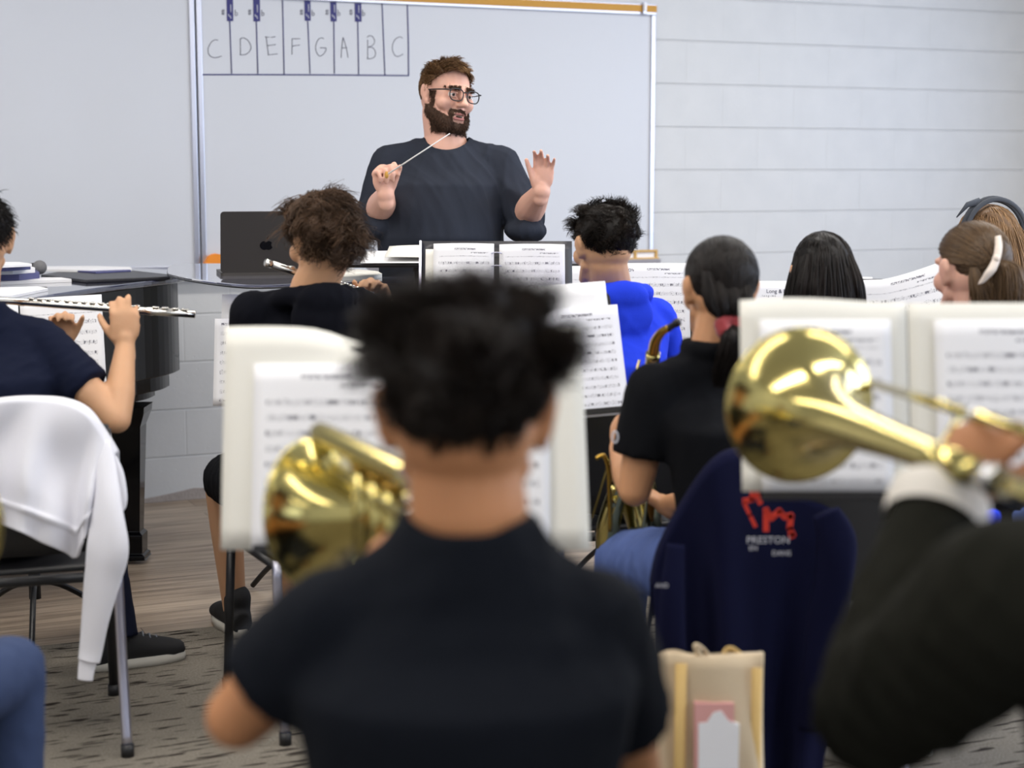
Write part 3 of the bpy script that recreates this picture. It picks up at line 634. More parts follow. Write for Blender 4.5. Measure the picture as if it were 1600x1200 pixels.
# saxophone player's stand
pt = stand(838, 560, 4.22, 'music stand between the nearest student and the ponytailed saxophonist', yaw=8, tilt=16, roll=4, w=.42, h=.32, base=.9)
page('music_folder', 'plain pale sheet at the back of the stand left of the ponytailed saxophonist', pt, -.22, -.16, .42, .345, M['paper'], .005, .004, None, 'sheet music')
page('sheet_music', 'printed exercise page with many staves, left of the ponytailed saxophonist', pt, -.005, -.165, .228, .285, MU[3], .012, .003)
page('sheet_music', 'printed page on the same stand as the exercise page, mostly behind the nearest head', pt, -.235, -.160, .222, .285, MU[0], .012, .003)
# binder stand in the middle
pt = stand(776, 444, 4.95, 'music stand holding the open black ring binder in front of the conductor', tilt=20, w=.42, h=.26, base=.3)
page('ring_binder', 'open black ring binder standing in front of the conductor', pt, -.225, -.13, .45, .262, M['folder_black'], .005, 0, None, 'binder')
rb = MB()
for bb in (-.02, .05, .09):
    q = [pt(.0+.016*math.cos(a_), bb, .012+.016*math.sin(a_)) for a_ in [PI*i/8 for i in range(9)]]; rb.tube(q, .002, 6)
rb.mk('binder_rings', M['chrome'], bpy.data.objects['ring_binder'])
V_, F_ = slab(pt(-.231, -.13, .002), pt(1, 0)-pt(0, 0), pt(0, 1)-pt(0, 0), pt(0, 0, 1)-pt(0, 0), .007, .262, .010, rad=.002); MB().add(V_, F_).mk('binder_edge', M['chrome'], bpy.data.objects['ring_binder'], smooth=False)
page('sheet_music', 'white divider sheet at the left edge of the black ring binder', pt, -.212, -.12, .06, .225, M['cream'], .011, .0)
page('sheet_music', 'music page on the left side of the black ring binder', pt, -.188, -.12, .180, .240, MU[0], .017, .006, lambda u, v: (0, -.0*v, 0))
page('sheet_music', 'music page on the right side of the black ring binder', pt, .008, -.12, .195, .238, MU[0], .017, .006)
# conductor's flat stand
pt = stand(652, 404, 5.27, 'low flat music stand of the conductor with papers lying on it', tilt=83, w=.42, h=.28, base=.4, lip=.008)
page('sheet_music', 'cream booklet lying on the flat stand at the conductor', pt, -.095, -.10, .26, .20, M['cream'], .012, .008, lambda u, v: (0, 0, .010*(1-u)))
page('sheet_music', 'white sheets under the cream booklet on the flat conductor stand', pt, -.17, -.115, .34, .22, M['paper'], .005, .002)
# blue hoodie player's stand
pt = stand(985, 482, 5.45, 'music stand behind the blue hoodie player', tilt=15, w=.44, h=.30, base=.1)
page('sheet_music', 'music page with a handwritten title to the right of the blue hoodie', pt, -.02, -.14, .215, .29, MU[0], .006, .004)
page('sheet_music', 'music page mostly hidden behind the head of the blue hoodie player', pt, -.24, -.14, .215, .28, MU[0], .006, .004)
tl = bpy.data.objects['sheet_music'].copy if False else None
def text(name, s, loc, rx, uy, size, m, parent, ext=.0004, label=None):
    """lettering as a mesh lying on the plane of rx and uy"""
    c_ = bpy.data.curves.new(name, 'FONT'); c_.body = s; c_.size = size; c_.extrude = ext; c_.align_x = 'LEFT'; c_.resolution_u = 3
    t_ = bpy.data.objects.new(name, c_); COL.objects.link(t_); bpy.context.view_layer.update()
    me = bpy.data.meshes.new_from_object(t_.evaluated_get(bpy.context.evaluated_depsgraph_get())); bpy.data.objects.remove(t_)
    V = [Vector(loc)+rx*v.co.x+uy*v.co.y+rx.cross(uy)*v.co.z for v in me.vertices]; Fc = [list(p.vertices) for p in me.polygons]
    bpy.data.meshes.remove(me); return mk(name, V, Fc, m, parent, smooth=False, label=label)
RX = pt(1, 0)-pt(0, 0); UY = pt(0, 1)-pt(0, 0)
text('title_lettering', 'Love', pt(-.018, .122, .0085), RX, UY, .022, M['marker_black'], [o for o in bpy.data.objects if o.get('label', '').startswith('music page with a handwritten')][0])
# long-haired player's stand with the shop sheet
pt = stand(1243, 506, 5.30, 'music stand behind the long dark-haired player', tilt=12, w=.46, h=.27, base=.7)
page('sheet_music', 'white sheet with an orange logo and large dark lettering, right of the ponytail head', pt, -.232, -.135, .235, .272, M['paper'], .006, .003)
lo = [o for o in bpy.data.objects if o.get('label', '').startswith('white sheet with an orange')][0]
RX = pt(1, 0)-pt(0, 0); UY = pt(0, 1)-pt(0, 0)
text('shop_lettering', 'Long & M', pt(-.094, .098, .0098), RX, UY, .0175, M['marker_black'], lo)
text('small_lettering', '. l o n g - m c . . .', pt(-.112, .086, .0098), RX, UY, .009, M['marker_black'], lo)
b = MB(); V_ = [pt(x, y, .0095) for x, y in ((-.118, .098), (-.098, .098), (-.098, .103), (-.102, .112), (-.108, .114), (-.118, .112))]; b.add(V_, [tuple(range(6))]); b.mk('logo_mark', M['orange'], lo, smooth=False)
page('sheet_music', 'printed page right of the long dark hair', pt, .012, -.135, .235, .285, MU[0], .006, .003)
# bow player's stand with big curled sheets
pt = stand(1452, 506, 4.72, 'music stand behind the girl with the cream hair bow', tilt=14, w=.46, h=.26, base=1.1)
page('sheet_music', 'wide white music sheet with an upward curled corner left of the hair bow', pt, -.205, -.13, .27, .255, MU[0], .006, .004, lambda u, v: (0, v*(.062*max(0, (u-.25)/.75)**1.3), .03*u*v))
page('sheet_music', 'second white music sheet, behind the head of the girl with the bow', pt, .08, -.13, .22, .275, MU[0], .006, .004)
# first flute player
pt = stand(38, 552, 4.84, 'music stand of the flute player in the navy t-shirt', yaw=8, tilt=16, roll=3, w=.46, h=.31, base=.75)
page('sheet_music', 'music page seen between the flute and the bent elbow of the navy-shirted player', pt, -.005, -.15, .235, .31, MU[0], .006, .003)
page('sheet_music', 'music page behind the back of the navy-shirted flute player', pt, -.245, -.15, .235, .30, MU[0], .006, .003)
# second flute player
pt = stand(474, 550, 5.30, 'music stand of the curly-haired flute player', yaw=-2, tilt=12, roll=0, w=.46, h=.33, base=.3)
page('music_folder', 'white card folder behind the left shoulder of the black hoodie', pt, -.265, -.17, .53, .355, M['paper'], .005, .004, None, 'folder')
page('sheet_music', 'white page sticking out left below the shoulder of the black hoodie', pt, -.285, -.175, .22, .28, MU[2], .012, .003)

# ------------------------------------------------------------------ chairs
def make_chair(x, y, yaw, label):
    e = empty('band_chair', (x, y, 0), label, 'chair', math.radians(yaw), 'black band chairs')
    def sheet(name, pts, m):   # pts rows of cross profile
        nu = len(pts[0]); V = [p for r in pts for p in r]; Fc = [(j*nu+i, j*nu+i+1, (j+1)*nu+i+1, (j+1)*nu+i) for j in range(len(pts)-1) for i in range(nu-1)]
        o = mk(name, V, Fc, m, e, local=True); s_ = o.modifiers.new('t', 'SOLIDIFY'); s_.thickness = .010; s_.offset = 0; return o
    sheet('seat', [[(-.215+.43*i/8, y_, .448-.012*math.sin(PI*i/8)*math.sin(PI*j/7)-(.018 if j == 7 else 0)) for i in range(9)] for j, y_ in enumerate([-.20+.41*k_/7 for k_ in range(8)])], M['black_plastic'])
    sheet('backrest', [[(-.205+.41*i/8, -.225-.05*j/6-.022*math.sin(PI*i/8)+.0, .50+.33*j/6-(.02*(abs(i-4)/4)**4 if j == 6 else 0)) for i in range(9)] for j in range(7)], M['black_plastic'])
    for s in (-1, 1):
        MB().tube(crv([(s*.225, -.30, .012), (s*.222, -.255, .22), (s*.218, -.235, .45)], 4), .0125, 10).mk('rear_leg', M['chrome'], e, local=True)
        MB().tube([(s*.225, .20, .012), (s*.215, .165, .44)], .0125, 10).mk('front_leg', M['black_metal'], e, local=True)
        MB().tube([(s*.218, -.235, .44), (s*.212, -.232, .52), (s*.20, -.272, .80)], .011, 10).mk('back_upright', M['black_metal'], e, local=True)
        MB().tube([(s*.216, -.235, .432), (s*.215, .18, .432)], .011, 8).mk('side_rail', M['black_metal'], e, local=True)
        for yy in (-.30, .20): MB().tube([(s*.225, yy, .0), (s*.225, yy, .03)], .016, 10).mk('rubber_foot', M['black_plastic'], e, local=True)
    MB().tube([(-.21, -.235, .435), (.21, -.235, .435)], .013, 8).mk('cross_rail', M['black_metal'], e, local=True)
    MB().tube([(-.215, .12, .425), (.215, .12, .425)], .010, 8).mk('cross_rail', M['black_metal'], e, local=True)
    return e

# ------------------------------------------------------------------ cloth, clothes on chairs, bag
def interp_curve(pts, n):
    q = crv([Vector((p[0], p[1], 0)) for p in pts], 12); L = [0]
    for a_, b_ in zip(q[:-1], q[1:]): L.append(L[-1]+(b_-a_).length)
    out = []; 
    for i in range(n+1):
        s_ = L[-1]*i/n; k_ = 0
        while k_ < len(L)-2 and L[k_+1] < s_: k_ += 1
        t = (s_-L[k_])/max(1e-9, L[k_+1]-L[k_]); p = q[k_].lerp(q[k_+1], t); out.append((p.x, p.y))
    return out
def cloth(name, top, bot, Dfun, m, nu=60, nv=50, th=.006, over=None, label=None, cat=None, parent=None, origin=None):
    T = interp_curve(top, nu); B = interp_curve(bot, nu); V = []; rows = 0
    if over:
        for k_ in range(5, 0, -1):
            for i in range(nu+1):
                p = P(T[i][0], T[i][1], Dfun(i/nu, 0)); V.append(p+Vector((0, over*(1-(1-k_/5)**2)**.5*1.0 if k_ < 5 else over, -.0-.05*(max(0, k_-2))**1.5*.5)))
            rows += 1
    for j in range(nv+1):
        v = j/nv
        for i in range(nu+1):
            x = T[i][0]*(1-v)+B[i][0]*v; y = T[i][1]*(1-v)+B[i][1]*v; V.append(P(x, y, Dfun(i/nu, v)))
        rows += 1
    Fc = [(j*(nu+1)+i, (j+1)*(nu+1)+i, (j+1)*(nu+1)+i+1, j*(nu+1)+i+1) for j in range(rows-1) for i in range(nu)]
    o = mk(name, V, Fc, m, parent, origin=origin, label=label, cat=cat)
    s_ = o.modifiers.new('t', 'SOLIDIFY'); s_.thickness = th; s_.offset = 0; return o
def loftpx(name, path, m, parent, depth=.7, n=16, label=None, fold=0):
    """path of (px, py, half width in px, D)"""
    b = MB(); q = crv([Vector((a_[0], a_[1], a_[2])) for a_ in path], 6); Ds = crv([Vector((a_[3], 0, 0)) for a_ in path], 6)
    C_ = [P(v.x, v.y, d.x) for v, d in zip(q, Ds)]; R_ = [v.z*d.x/F for v, d in zip(q, Ds)]
    V = []
    for i, c in enumerate(C_):
        t = (C_[min(i+1, len(C_)-1)]-C_[max(0, i-1)]).normalized(); a_ = Vector((1, 0, 0)); a_ = (a_-t*a_.dot(t)).normalized(); bb = t.cross(a_)
        for j in range(n):
            w_ = 2*PI*j/n; rr = R_[i]*(1+fold*math.sin(3*w_+i*.35)); V.append(c+a_*math.cos(w_)*rr+bb*math.sin(w_)*rr*depth)
    Fc = [(i*n+j, i*n+(j+1) % n, (i+1)*n+(j+1) % n, (i+1)*n+j) for i in range(len(C_)-1) for j in range(n)]+[tuple(range(n-1, -1, -1)), tuple(range((len(C_)-1)*n, len(C_)*n))]
    return mk(name, V, Fc, m, parent, label=label)
# white sweatshirt over the left chair
def Dsw(u, v):
    x = -60+236*u; X = (x-800)/F*4.0
    d = 3.845+.34*(X+.95)*.9
    d -= .026*math.sin(u*15+2.2*v+.8*math.sin(5*v))*min(1, v*1.5)+.014*math.sin(u*29+1+3*v)*v+.010*math.sin(9*v+6*u)*math.sin(7*u)
    d -= .016*math.exp(-((v-.82)/.014)**2) + .010*math.exp(-((u-.52)/.05)**2)*math.exp(-((v-.65)/.2)**2)
    return d
sw = empty('white_sweatshirt', P(60, 800, 3.85), 'white sweatshirt hung over the back of the left chair, one sleeve dangling', 'sweatshirt')
cloth('body', [(-70, 638), (0, 627), (50, 625), (95, 629), (130, 645), (158, 682), (176, 712)], [(-70, 792), (15, 824), (60, 845), (100, 863), (119, 872), (128, 850), (152, 790)], Dsw, M['sweat_white'], over=.07, parent=sw)
loftpx('sleeve', [(160, 690, 12, 3.84), (165, 735, 17, 3.82), (169, 790, 23, 3.80), (169, 850, 33, 3.80), (160, 900, 30, 3.81), (151, 960, 23, 3.82), (143, 1010, 19, 3.83), (138, 1032, 18, 3.83)], M['sweat_white'], sw, .6, fold=.05)
loftpx('cuff', [(138, 1030, 15, 3.83), (135, 1045, 13.5, 3.83), (133, 1062, 12.5, 3.83)], M['sweat_white'], sw, .5)
loftpx('sleeve_fold', [(168, 700, 6, 3.86), (180, 735, 12, 3.86), (186, 770, 13, 3.86), (188, 790, 10, 3.86), (188, 798, 5, 3.86)], M['sweat_white'], sw, .6)
# navy jacket over the saxophonist's chair
def Djk(u, v):
    d = 3.345; d -= .022*math.sin(u*13+.6+v*1.5)*min(1, .3+v)+.012*math.sin(u*27+v*4)*v; d -= .03*math.exp(-((u-.44)/.12)**2); d += .05*u+.06*(1-v)*abs(u-.45)
    return d
jk = empty('navy_jacket', P(1180, 900, 3.42), 'navy jacket with a red leaf outline and white lettering over the saxophonist\'s chair', 'jacket')
cloth('body', [(1020, 915), (1034, 860), (1074, 785), (1114, 730), (1150, 709), (1192, 718), (1235, 770), (1290, 792), (1322, 815)], [(1045, 1210), (1070, 1214), (1110, 1216), (1150, 1216), (1180, 1216), (1210, 1214), (1240, 1212), (1270, 1210), (1285, 1208)], Djk, M['navy_fleece'], over=.07, parent=jk)
loftpx('sleeve', [(1290, 800, 22, 3.30), (1305, 845, 32, 3.30), (1304, 900, 32, 3.30), (1288, 980, 30, 3.31), (1275, 1060, 26, 3.32), (1270, 1140, 22, 3.34)], M['navy_fleece'], jk, .5, fold=.06)
loftpx('sleeve', [(1056, 850, 14, 3.31), (1050, 930, 20, 3.29), (1052, 1020, 22, 3.29), (1062, 1120, 20, 3.31)], M['navy_fleece'], jk, .5, fold=.05)
def pxpoly(name, pxs, D, m, parent, th=.002, label=None):
    V = [P(x, y, D) for x, y in pxs]; n_ = len(V); V2 = [v+Vector((0, th, 0)) for v in V]
    return mk(name, V+V2, [tuple(range(n_)), tuple(range(2*n_-1, n_-1, -1))]+[(i, n_+i, n_+(i+1) % n_, (i+1) % n_) for i in range(n_)], m, parent, smooth=False, label=label)
lb = MB()
def strip(pxs, w, D):
    for (x0_, y0_), (x1_, y1_) in zip(pxs[:-1], pxs[1:]):
        L_ = math.hypot(x1_-x0_, y1_-y0_); nx, ny = -(y1_-y0_)/L_*w, (x1_-x0_)/L_*w; ex, ey = (x1_-x0_)/L_*w*.6, (y1_-y0_)/L_*w*.6
        q = [(x0_-ex+nx, y0_-ey+ny), (x1_+ex+nx, y1_+ey+ny), (x1_+ex-nx, y1_+ey-ny), (x0_-ex-nx, y0_-ey-ny)]; V = [P(a_, b_, D) for a_, b_ in q]; V += [v+Vector((0, .003, 0)) for v in V]
        lb.add(V, [(0, 1, 2, 3), (7, 6, 5, 4), (0, 4, 5, 1), (1, 5, 6, 2), (2, 6, 7, 3), (3, 7, 4, 0)])
strip([(1163, 783), (1175, 781), (1177, 758), (1188, 786)], 4, 3.27)
strip([(1197, 828), (1197, 797), (1205, 810), (1218, 799), (1226, 808), (1236, 806), (1234, 826), (1239, 836), (1235, 838)], 4.5, 3.27)
strip([(1163, 786), (1172, 805), (1180, 822)], 3, 3.27)
lb.mk('red_leaf_print', M['red_print'], jk, smooth=False, label='red leaf outline')
text('white_lettering', 'PRESTON', P(1166, 849, 3.268), Vector((1, 0, 0)), ZV, .0205, M['white_print'], jk)
text('white_lettering', 'EN', P(1170, 860, 3.268), Vector((1, 0, 0)), ZV, .014, M['white_print'], jk)
text('white_lettering', 'DANS', P(1206, 868, 3.268), Vector((1, 0, 0)), ZV, .0145, M['white_print'], jk)
text('sleeve_lettering', 'AND', P(1024, 918, 3.235), Vector((1, 0, 0)), ZV, .012, M['white_print'], jk)
# canvas bag
tb = empty('tote_bag', (*P(1110, 1100, 3.10).xy, 0), 'beige canvas tote bag with a pink and white print, standing by the navy jacket', 'bag')
nu, nv = 24, 20; V = []
Wt = .102; cxb = tb.location.x; cyb = tb.location.y; Hb = .488
for j in range(nv+1):
    v = j/nv
    for i in range(nu*2):
        q = 2*PI*i/(nu*2); sx_ = math.copysign(abs(math.cos(q))**.45, math.cos(q)); sy_ = math.copysign(abs(math.sin(q))**.6, math.sin(q))
        w_ = Wt*(1+.10*(1-v)+.03*math.sin(4*v+2)); dth = (.055*(1-v)+.014)*(1+.25*math.sin(7*v+3*q))
        V.append((cxb+sx_*w_, cyb+sy_*dth+.006*math.sin(5*v+4*sx_), Hb*v+.004*math.sin(7*sx_)*v+.001))
n_ = nu*2; Fc = [(j*n_+i, j*n_+(i+1) % n_, (j+1)*n_+(i+1) % n_, (j+1)*n_+i) for j in range(nv) for i in range(n_)]+[tuple(range(n_-1, -1, -1)), tuple(range(nv*n_, (nv+1)*n_))]
mk('bag_body', V, Fc, M['tote'], tb)
MB().tube(crv([(cxb-.02, cyb-.005, Hb-.01), (cxb-.03, cyb-.01, Hb+.022), (cxb-.015, cyb+.0, Hb+.012), (cxb+.0, cyb+.01, Hb-.01)], 5), .007, 8, flat=.4).mk('strap', M['tote'], tb)
MB().tube(crv([(cxb+.02, cyb+.005, Hb-.01), (cxb+.035, cyb+.01, Hb+.010), (cxb+.06, cyb+.01, Hb-.005)], 5), .006, 8, flat=.4).mk('strap', M['tote_seam'], tb)
MB().tube([(cxb-.065, cyb-.068, .02), (cxb-.063, cyb-.052, .22), (cxb-.060, cyb-.024, Hb-.01)], .011, 8, flat=.25, up=(1, 0, 0)).mk('webbing', M['tote_seam'], tb)
MB().tube([(cxb+.080, cyb-.065, .02), (cxb+.083, cyb-.040, .22), (cxb+.085, cyb-.020, Hb-.02)], .010, 8, flat=.25, up=(1, 0, 0)).mk('webbing', M['tote_seam'], tb)
def tpatch(name, pts_, m, o_):
    V = [(cxb+x, cyb-.021-.052*(1-z/Hb)-o_, z) for x, z in pts_]; V += [(v[0], v[1]+.02, v[2]) for v in V]; n_ = len(pts_)
    mk(name, V, [tuple(range(n_-1, -1, -1)), tuple(range(n_, 2*n_))]+[(i, (i+1) % n_, n_+(i+1) % n_, n_+i) for i in range(n_)], m, tb, smooth=False)
tpatch('pink_print', [(-.035, .28), (.04, .28), (.04, .405), (-.035, .405)], M['tote_pink'], .012)
tpatch('white_print', [(-.028, .26), (.048, .26), (.05, .365), (.03, .372), (.015, .392), (0, .388), (-.012, .37), (-.028, .368)], M['paper'], .014)

# ------------------------------------------------------------------ instruments
def axisframe(p0, p1):
    t = (Vector(p1)-Vector(p0)).normalized(); a_ = ZV-t*ZV.dot(t); a_.normalize(); return t, a_, t.cross(a_)
def flute(p0, p1, label):
    p0 = Vector(p0); L = .67; t, up, sd = axisframe(p0, p1); e = empty('flute', p0, label, 'flute')
    pt_ = lambda s: p0+t*s
    b = MB(); b.tube([pt_(0), pt_(.20), pt_(.205), pt_(.215), pt_(.22), pt_(.54), pt_(.545), pt_(.555), pt_(.56), pt_(L)], [.0095, .0097, .011, .011, .0098, .0098, .0112, .0112, .0098, .0098], 14); b.mk('tube', M['silver'], e)
    MB().tube([pt_(-.018), pt_(.0)], .0102, 12).mk('crown', M['silver'], e)
    bb = MB(); sph(bb, pt_(.065)+up*.007, .012, 12, 8, (1, 1, .5)); bb.mk('lip_plate', M['silver'], e)
    for i, s in enumerate([.235, .258, .281, .304, .330, .352, .374, .397, .420, .443, .468, .492, .515, .565, .59, .618, .642]):
        r = .0085 if i < 13 else .0095; c = pt_(s)+up*.010+sd*(.0015*(i % 2))
        k_ = MB().tube([c, c+up*.0035], r, 12).mk('key', M['silver'], e)
    MB().tube([pt_(.225)+up*.009-sd*.008, pt_(.52)+up*.009-sd*.008], .0022, 6).mk('key_rod', M['silver'], e)
    MB().tube([pt_(.56)+up*.008-sd*.009, pt_(.65)+up*.008-sd*.009], .0022, 6).mk('key_rod', M['silver'], e)
    return e
def lathe(b, p0, t, a_, c_, prof, n=40, cap=False):
    V = []
    for s, r in prof:
        for j in range(n): q = 2*PI*j/n; V.append(p0+t*s+a_*math.cos(q)*r+c_*math.sin(q)*r)
    return b.add(V, [(i*n+j, i*n+(j+1) % n, (i+1)*n+(j+1) % n, (i+1)*n+j) for i in range(len(prof)-1) for j in range(n)])
BELL = [(0, .112), (.001, .1135), (.004, .113), (.006, .1085), (.012, .100), (.022, .088), (.034, .077), (.05, .066), (.07, .056), (.095, .047), (.125, .040), (.16, .0345), (.20, .030), (.26, .026), (.33, .0225), (.42, .0195), (.52, .017)]
def bell(parent, rim, back, prof=BELL, m='brass', n=48):
    """rim: centre of the rim; back: direction from rim towards the player"""
    t, a_, c_ = axisframe(rim, Vector(rim)+Vector(back)); b = MB(); lathe(b, Vector(rim), t, a_, c_, prof, n)
    o = b.mk('bell', M[m], parent); s_ = o.modifiers.new('t', 'SOLIDIFY'); s_.thickness = .0012; s_.offset = -1
    q = [Vector(rim)+t*.002+(a_*math.cos(w_)+c_*math.sin(w_))*.113*prof[0][1]/.112 for w_ in [2*PI*i/48 for i in range(49)]]
    MB().tube(q, .0022, 8).mk('rim_wire', M[m], o); return o
# trombone of the right player
rim = P(1249, 633, 2.40); tail = P(1612, 772, 1.78); bd = (tail-rim).normalized()
tb_ = empty('trombone', rim, 'brass trombone with its round bell in front of the wide white folder at right', 'trombone')
bell(tb_, rim, bd)
Lb = .52; endp = rim+bd*Lb
side = bd.cross(ZV).normalized()
MB().tube([endp-bd*.02, endp+bd*.30], .0165, 14).mk('bell_tube', M['brass'], tb_)
MB().tube([endp+bd*.02, endp+bd*.05], .0185, 14).mk('ferrule', M['nickel'], tb_)
s0 = P(1330, 589, 2.62); s1 = P(1612, 676, 1.80); sdn = (s1-s0).normalized()
MB().tube([s0, s1], .0072, 12).mk('slide_tube', M['brass'], tb_)
o2 = Vector((.02, .02, -.075)); MB().tube([s0+o2, s1+o2-sdn*.15], .0072, 12).mk('slide_tube', M['brass'], tb_)
MB().tube(crv([s0, s0-sdn*.035+o2*.15, s0-sdn*.045+o2*.5, s0-sdn*.035+o2*.85, s0+o2], 5), .0075, 10).mk('slide_bow', M['brass'], tb_)
MB().tube([s1-sdn*.22, s1-sdn*.18], .0095, 12).mk('ferrule', M['nickel'], tb_)
MB().tube([s1-sdn*.20, s1-sdn*.20+o2], .006, 8).mk('slide_brace', M['nickel'], tb_)
MB().tube([rim+bd*.42, s1-sdn*.25], .005, 8).mk('bell_brace', M['brass'], tb_)
# horn of the nearest student
rim = P(486, 803, 2.45); bdir = Vector((.82, -.56, .10)).normalized()
PH = [(s*.95, r*.98) for s, r in BELL]
hb = empty('baritone_horn', rim, 'brass horn with a looped tube, its bell left of the nearest student', 'horn')
rimc = P(492, 800, 2.42); bell(hb, rimc, bdir, [p_ for p_ in PH if p_[0] < .17])
t0 = P(512, 682, 2.34); t1 = P(655, 752, 2.10); t2 = P(530, 742, 2.36); t3 = P(655, 812, 2.12); l1 = (t1-t0).normalized()
MB().tube(crv([t1, t0, t0-l1*.022+(t2-t0)*.12, t0-l1*.034+(t2-t0)*.5, t2-l1*.022-(t2-t0)*.12, t2, t3], 6), .0165, 14).mk('tuning_slide', M['brass'], hb)
for p_, d_ in ((t1-l1*.03, l1), (t3-l1*.03, l1)): MB().tube([p_, p_+d_*.045], .0185, 14).mk('ferrule', M['nickel'], hb)
MB().tube([t2+l1*.10+ZV*.0, t3+l1*.02], .0178, 14).mk('outer_slide', M['nickel'], hb)
MB().tube([t0+l1*.07, t2+l1*.07], .006, 8).mk('brace', M['brass'], hb)
for i in range(3):
    c = P(570+i*24, 790+i*16, 2.27-.04*i); MB().tube([c-ZV*.07, c+ZV*.05], .017, 14).mk('valve_casing', M['brass'], hb); MB().tube([c+ZV*.05, c+ZV*.058], .019, 14).mk('valve_cap', M['brass_dark'], hb)
MB().tube(crv([P(565, 850, 2.3), P(600, 868, 2.22), P(630, 850, 2.15), P(640, 810, 2.12)], 5), .010, 10).mk('tube_branch', M['brass'], hb)
# brass bell at the far left edge
rim = P(-100, 815, 2.50); lb_ = empty('trombone', rim, 'brass bell just entering the picture at the far left edge', 'trombone')
bell(lb_, rim, Vector((-.25, -.97, .02)), [(s, r*1.02) for s, r in BELL]); MB().tube([rim+Vector((-.25, -.97, .02))*.5, rim+Vector((-.25, -.97, .02))*.8], .016, 12).mk('bell_tube', M['brass'], lb_)
# alto saxophone
sx_e = empty('saxophone', P(985, 790, 3.95), 'brass alto saxophone held by the ponytailed player in black', 'saxophone')
nk = [P(1046, 512, 3.78), P(1034, 519, 3.80), P(1024, 534, 3.83), P(1021, 552, 3.86)]
MB().tube(crv([P(1060, 503, 3.76), P(1052, 508, 3.77), P(1046, 512, 3.78)], 4), [.010]*3+[.008]*6, 12).mk('mouthpiece', M['black_plastic'], sx_e)
MB().tube(crv(nk, 6), lin([.0085, .010, .0125, .014], 6), 14).mk('neck', M['brass_dark'], sx_e)
MB().tube([P(1020, 552, 3.86), P(1020, 562, 3.87)], .0175, 14).mk('neck_collar', M['brass'], sx_e)
bdy = [P(1019, 562, 3.87), P(1000, 650, 3.92), P(975, 740, 3.97), P(950, 825, 4.0), P(958, 870, 4.02), P(985, 880, 4.02), P(1008, 850, 4.02), P(1003, 800, 4.04), P(985, 745, 4.08)]
MB().tube(crv(bdy, 7), lin([.0145, .019, .024, .029, .032, .034, .038, .046, .062], 7), 20).mk('body_tube', M['brass'], sx_e)
for i in range(11):
    t = .08+.075*i; c = bdy[0].lerp(bdy[3], t)+Vector((-.012, -.022-.008*t, 0)); MB().tube([c, c+Vector((-.003, -.006, 0))], .009+.006*t, 12).mk('key_cup', M['brass'], sx_e)
MB().tube([bdy[0]+Vector((-.03, -.01, 0)), bdy[3]+Vector((-.04, -.02, .03))], .003, 8).mk('key_rod', M['brass'], sx_e)
MB().tube(crv([P(931, 717, 3.90), P(943, 712, 3.90), P(950, 730, 3.90), P(952, 760, 3.91), P(954, 830, 3.93)], 4), .006, 8).mk('bell_key_guard', M['brass_dark'], sx_e)
MB().tube(crv([P(1012, 762, 3.9), P(1008, 800, 3.92), P(1003, 835, 3.94)], 4), .005, 8).mk('rod', M['brass'], sx_e)
# flutes
flA = flute(P(-90, 463, 4.40), P(285, 490, 4.40), 'silver flute of the navy-shirted player at left')
flB = flute(P(424, 413, 4.42), P(655, 487, 4.78), 'silver flute of the curly-haired player in the black hoodie')
# ------------------------------------------------------------------ body building
def rotz(a): return Matrix.Rotation(a, 4, 'Z')
def remesh(b, vox, smooth=4, fac=.5):
    me = bpy.data.meshes.new('tmp'); me.from_pydata([tuple(v) for v in b.V], [], b.F); me.update()
    o = bpy.data.objects.new('tmp', me); COL.objects.link(o)
    r = o.modifiers.new('r', 'REMESH'); r.mode = 'VOXEL'; r.voxel_size = vox; r.adaptivity = 0
    s = o.modifiers.new('s', 'SMOOTH'); s.factor = fac; s.iterations = smooth
    ev = o.evaluated_get(bpy.context.evaluated_depsgraph_get()); m2 = bpy.data.meshes.new_from_object(ev)
    bpy.data.objects.remove(o); bpy.data.meshes.remove(me)
    V = np.zeros(len(m2.vertices)*3); m2.vertices.foreach_get('co', V); V = V.reshape(-1, 3)
    Nn = np.zeros(len(m2.vertices)*3); m2.vertices.foreach_get('normal', Nn); Nn = Nn.reshape(-1, 3)
    Fc = [tuple(p.vertices) for p in m2.polygons]; bpy.data.meshes.remove(m2); return V, Nn, Fc
def ell(b, c, r, R=None, nu=20, nv=14):
    return sph(b, c, 1.0, nu, nv, r, R)
def cap_(b, p0, p1, r0, r1, n=16):
    p0 = Vector(p0); p1 = Vector(p1); t = (p1-p0); L = t.length; t = t/max(L, 1e-6)
    pts = []; rs = []
    for k_ in range(5): a_ = PI/2*k_/5; pts.append(p0-t*r0*math.cos(a_)); rs.append(max(.0004, r0*math.sin(a_)))
    for k_ in range(5): pts.append(p0.lerp(p1, k_/4)); rs.append(r0+(r1-r0)*k_/4)
    for k_ in range(1, 6): a_ = PI/2*k_/5; pts.append(p1+t*r1*math.sin(a_)); rs.append(max(.0004, r1*math.cos(a_)))
    return b.tube(pts, rs, n)
def limb(b, pts, rs):
    for i in range(len(pts)-1): cap_(b, pts[i], pts[i+1], rs[i], rs[i+1])
def loft(b, secs, n=28):
    """secs: (centre, half-width vector, half-depth vector)"""
    V = []
    for c, a_, d_ in secs:
        for j in range(n): q = 2*PI*j/n; V.append(Vector(c)+Vector(a_)*math.cos(q)+Vector(d_)*math.sin(q))
    return b.add(V, [(i*n+j, i*n+(j+1) % n, (i+1)*n+(j+1) % n, (i+1)*n+j) for i in range(len(secs)-1) for j in range(n)]+[tuple(range(n-1, -1, -1)), tuple(range((len(secs)-1)*n, len(secs)*n))])
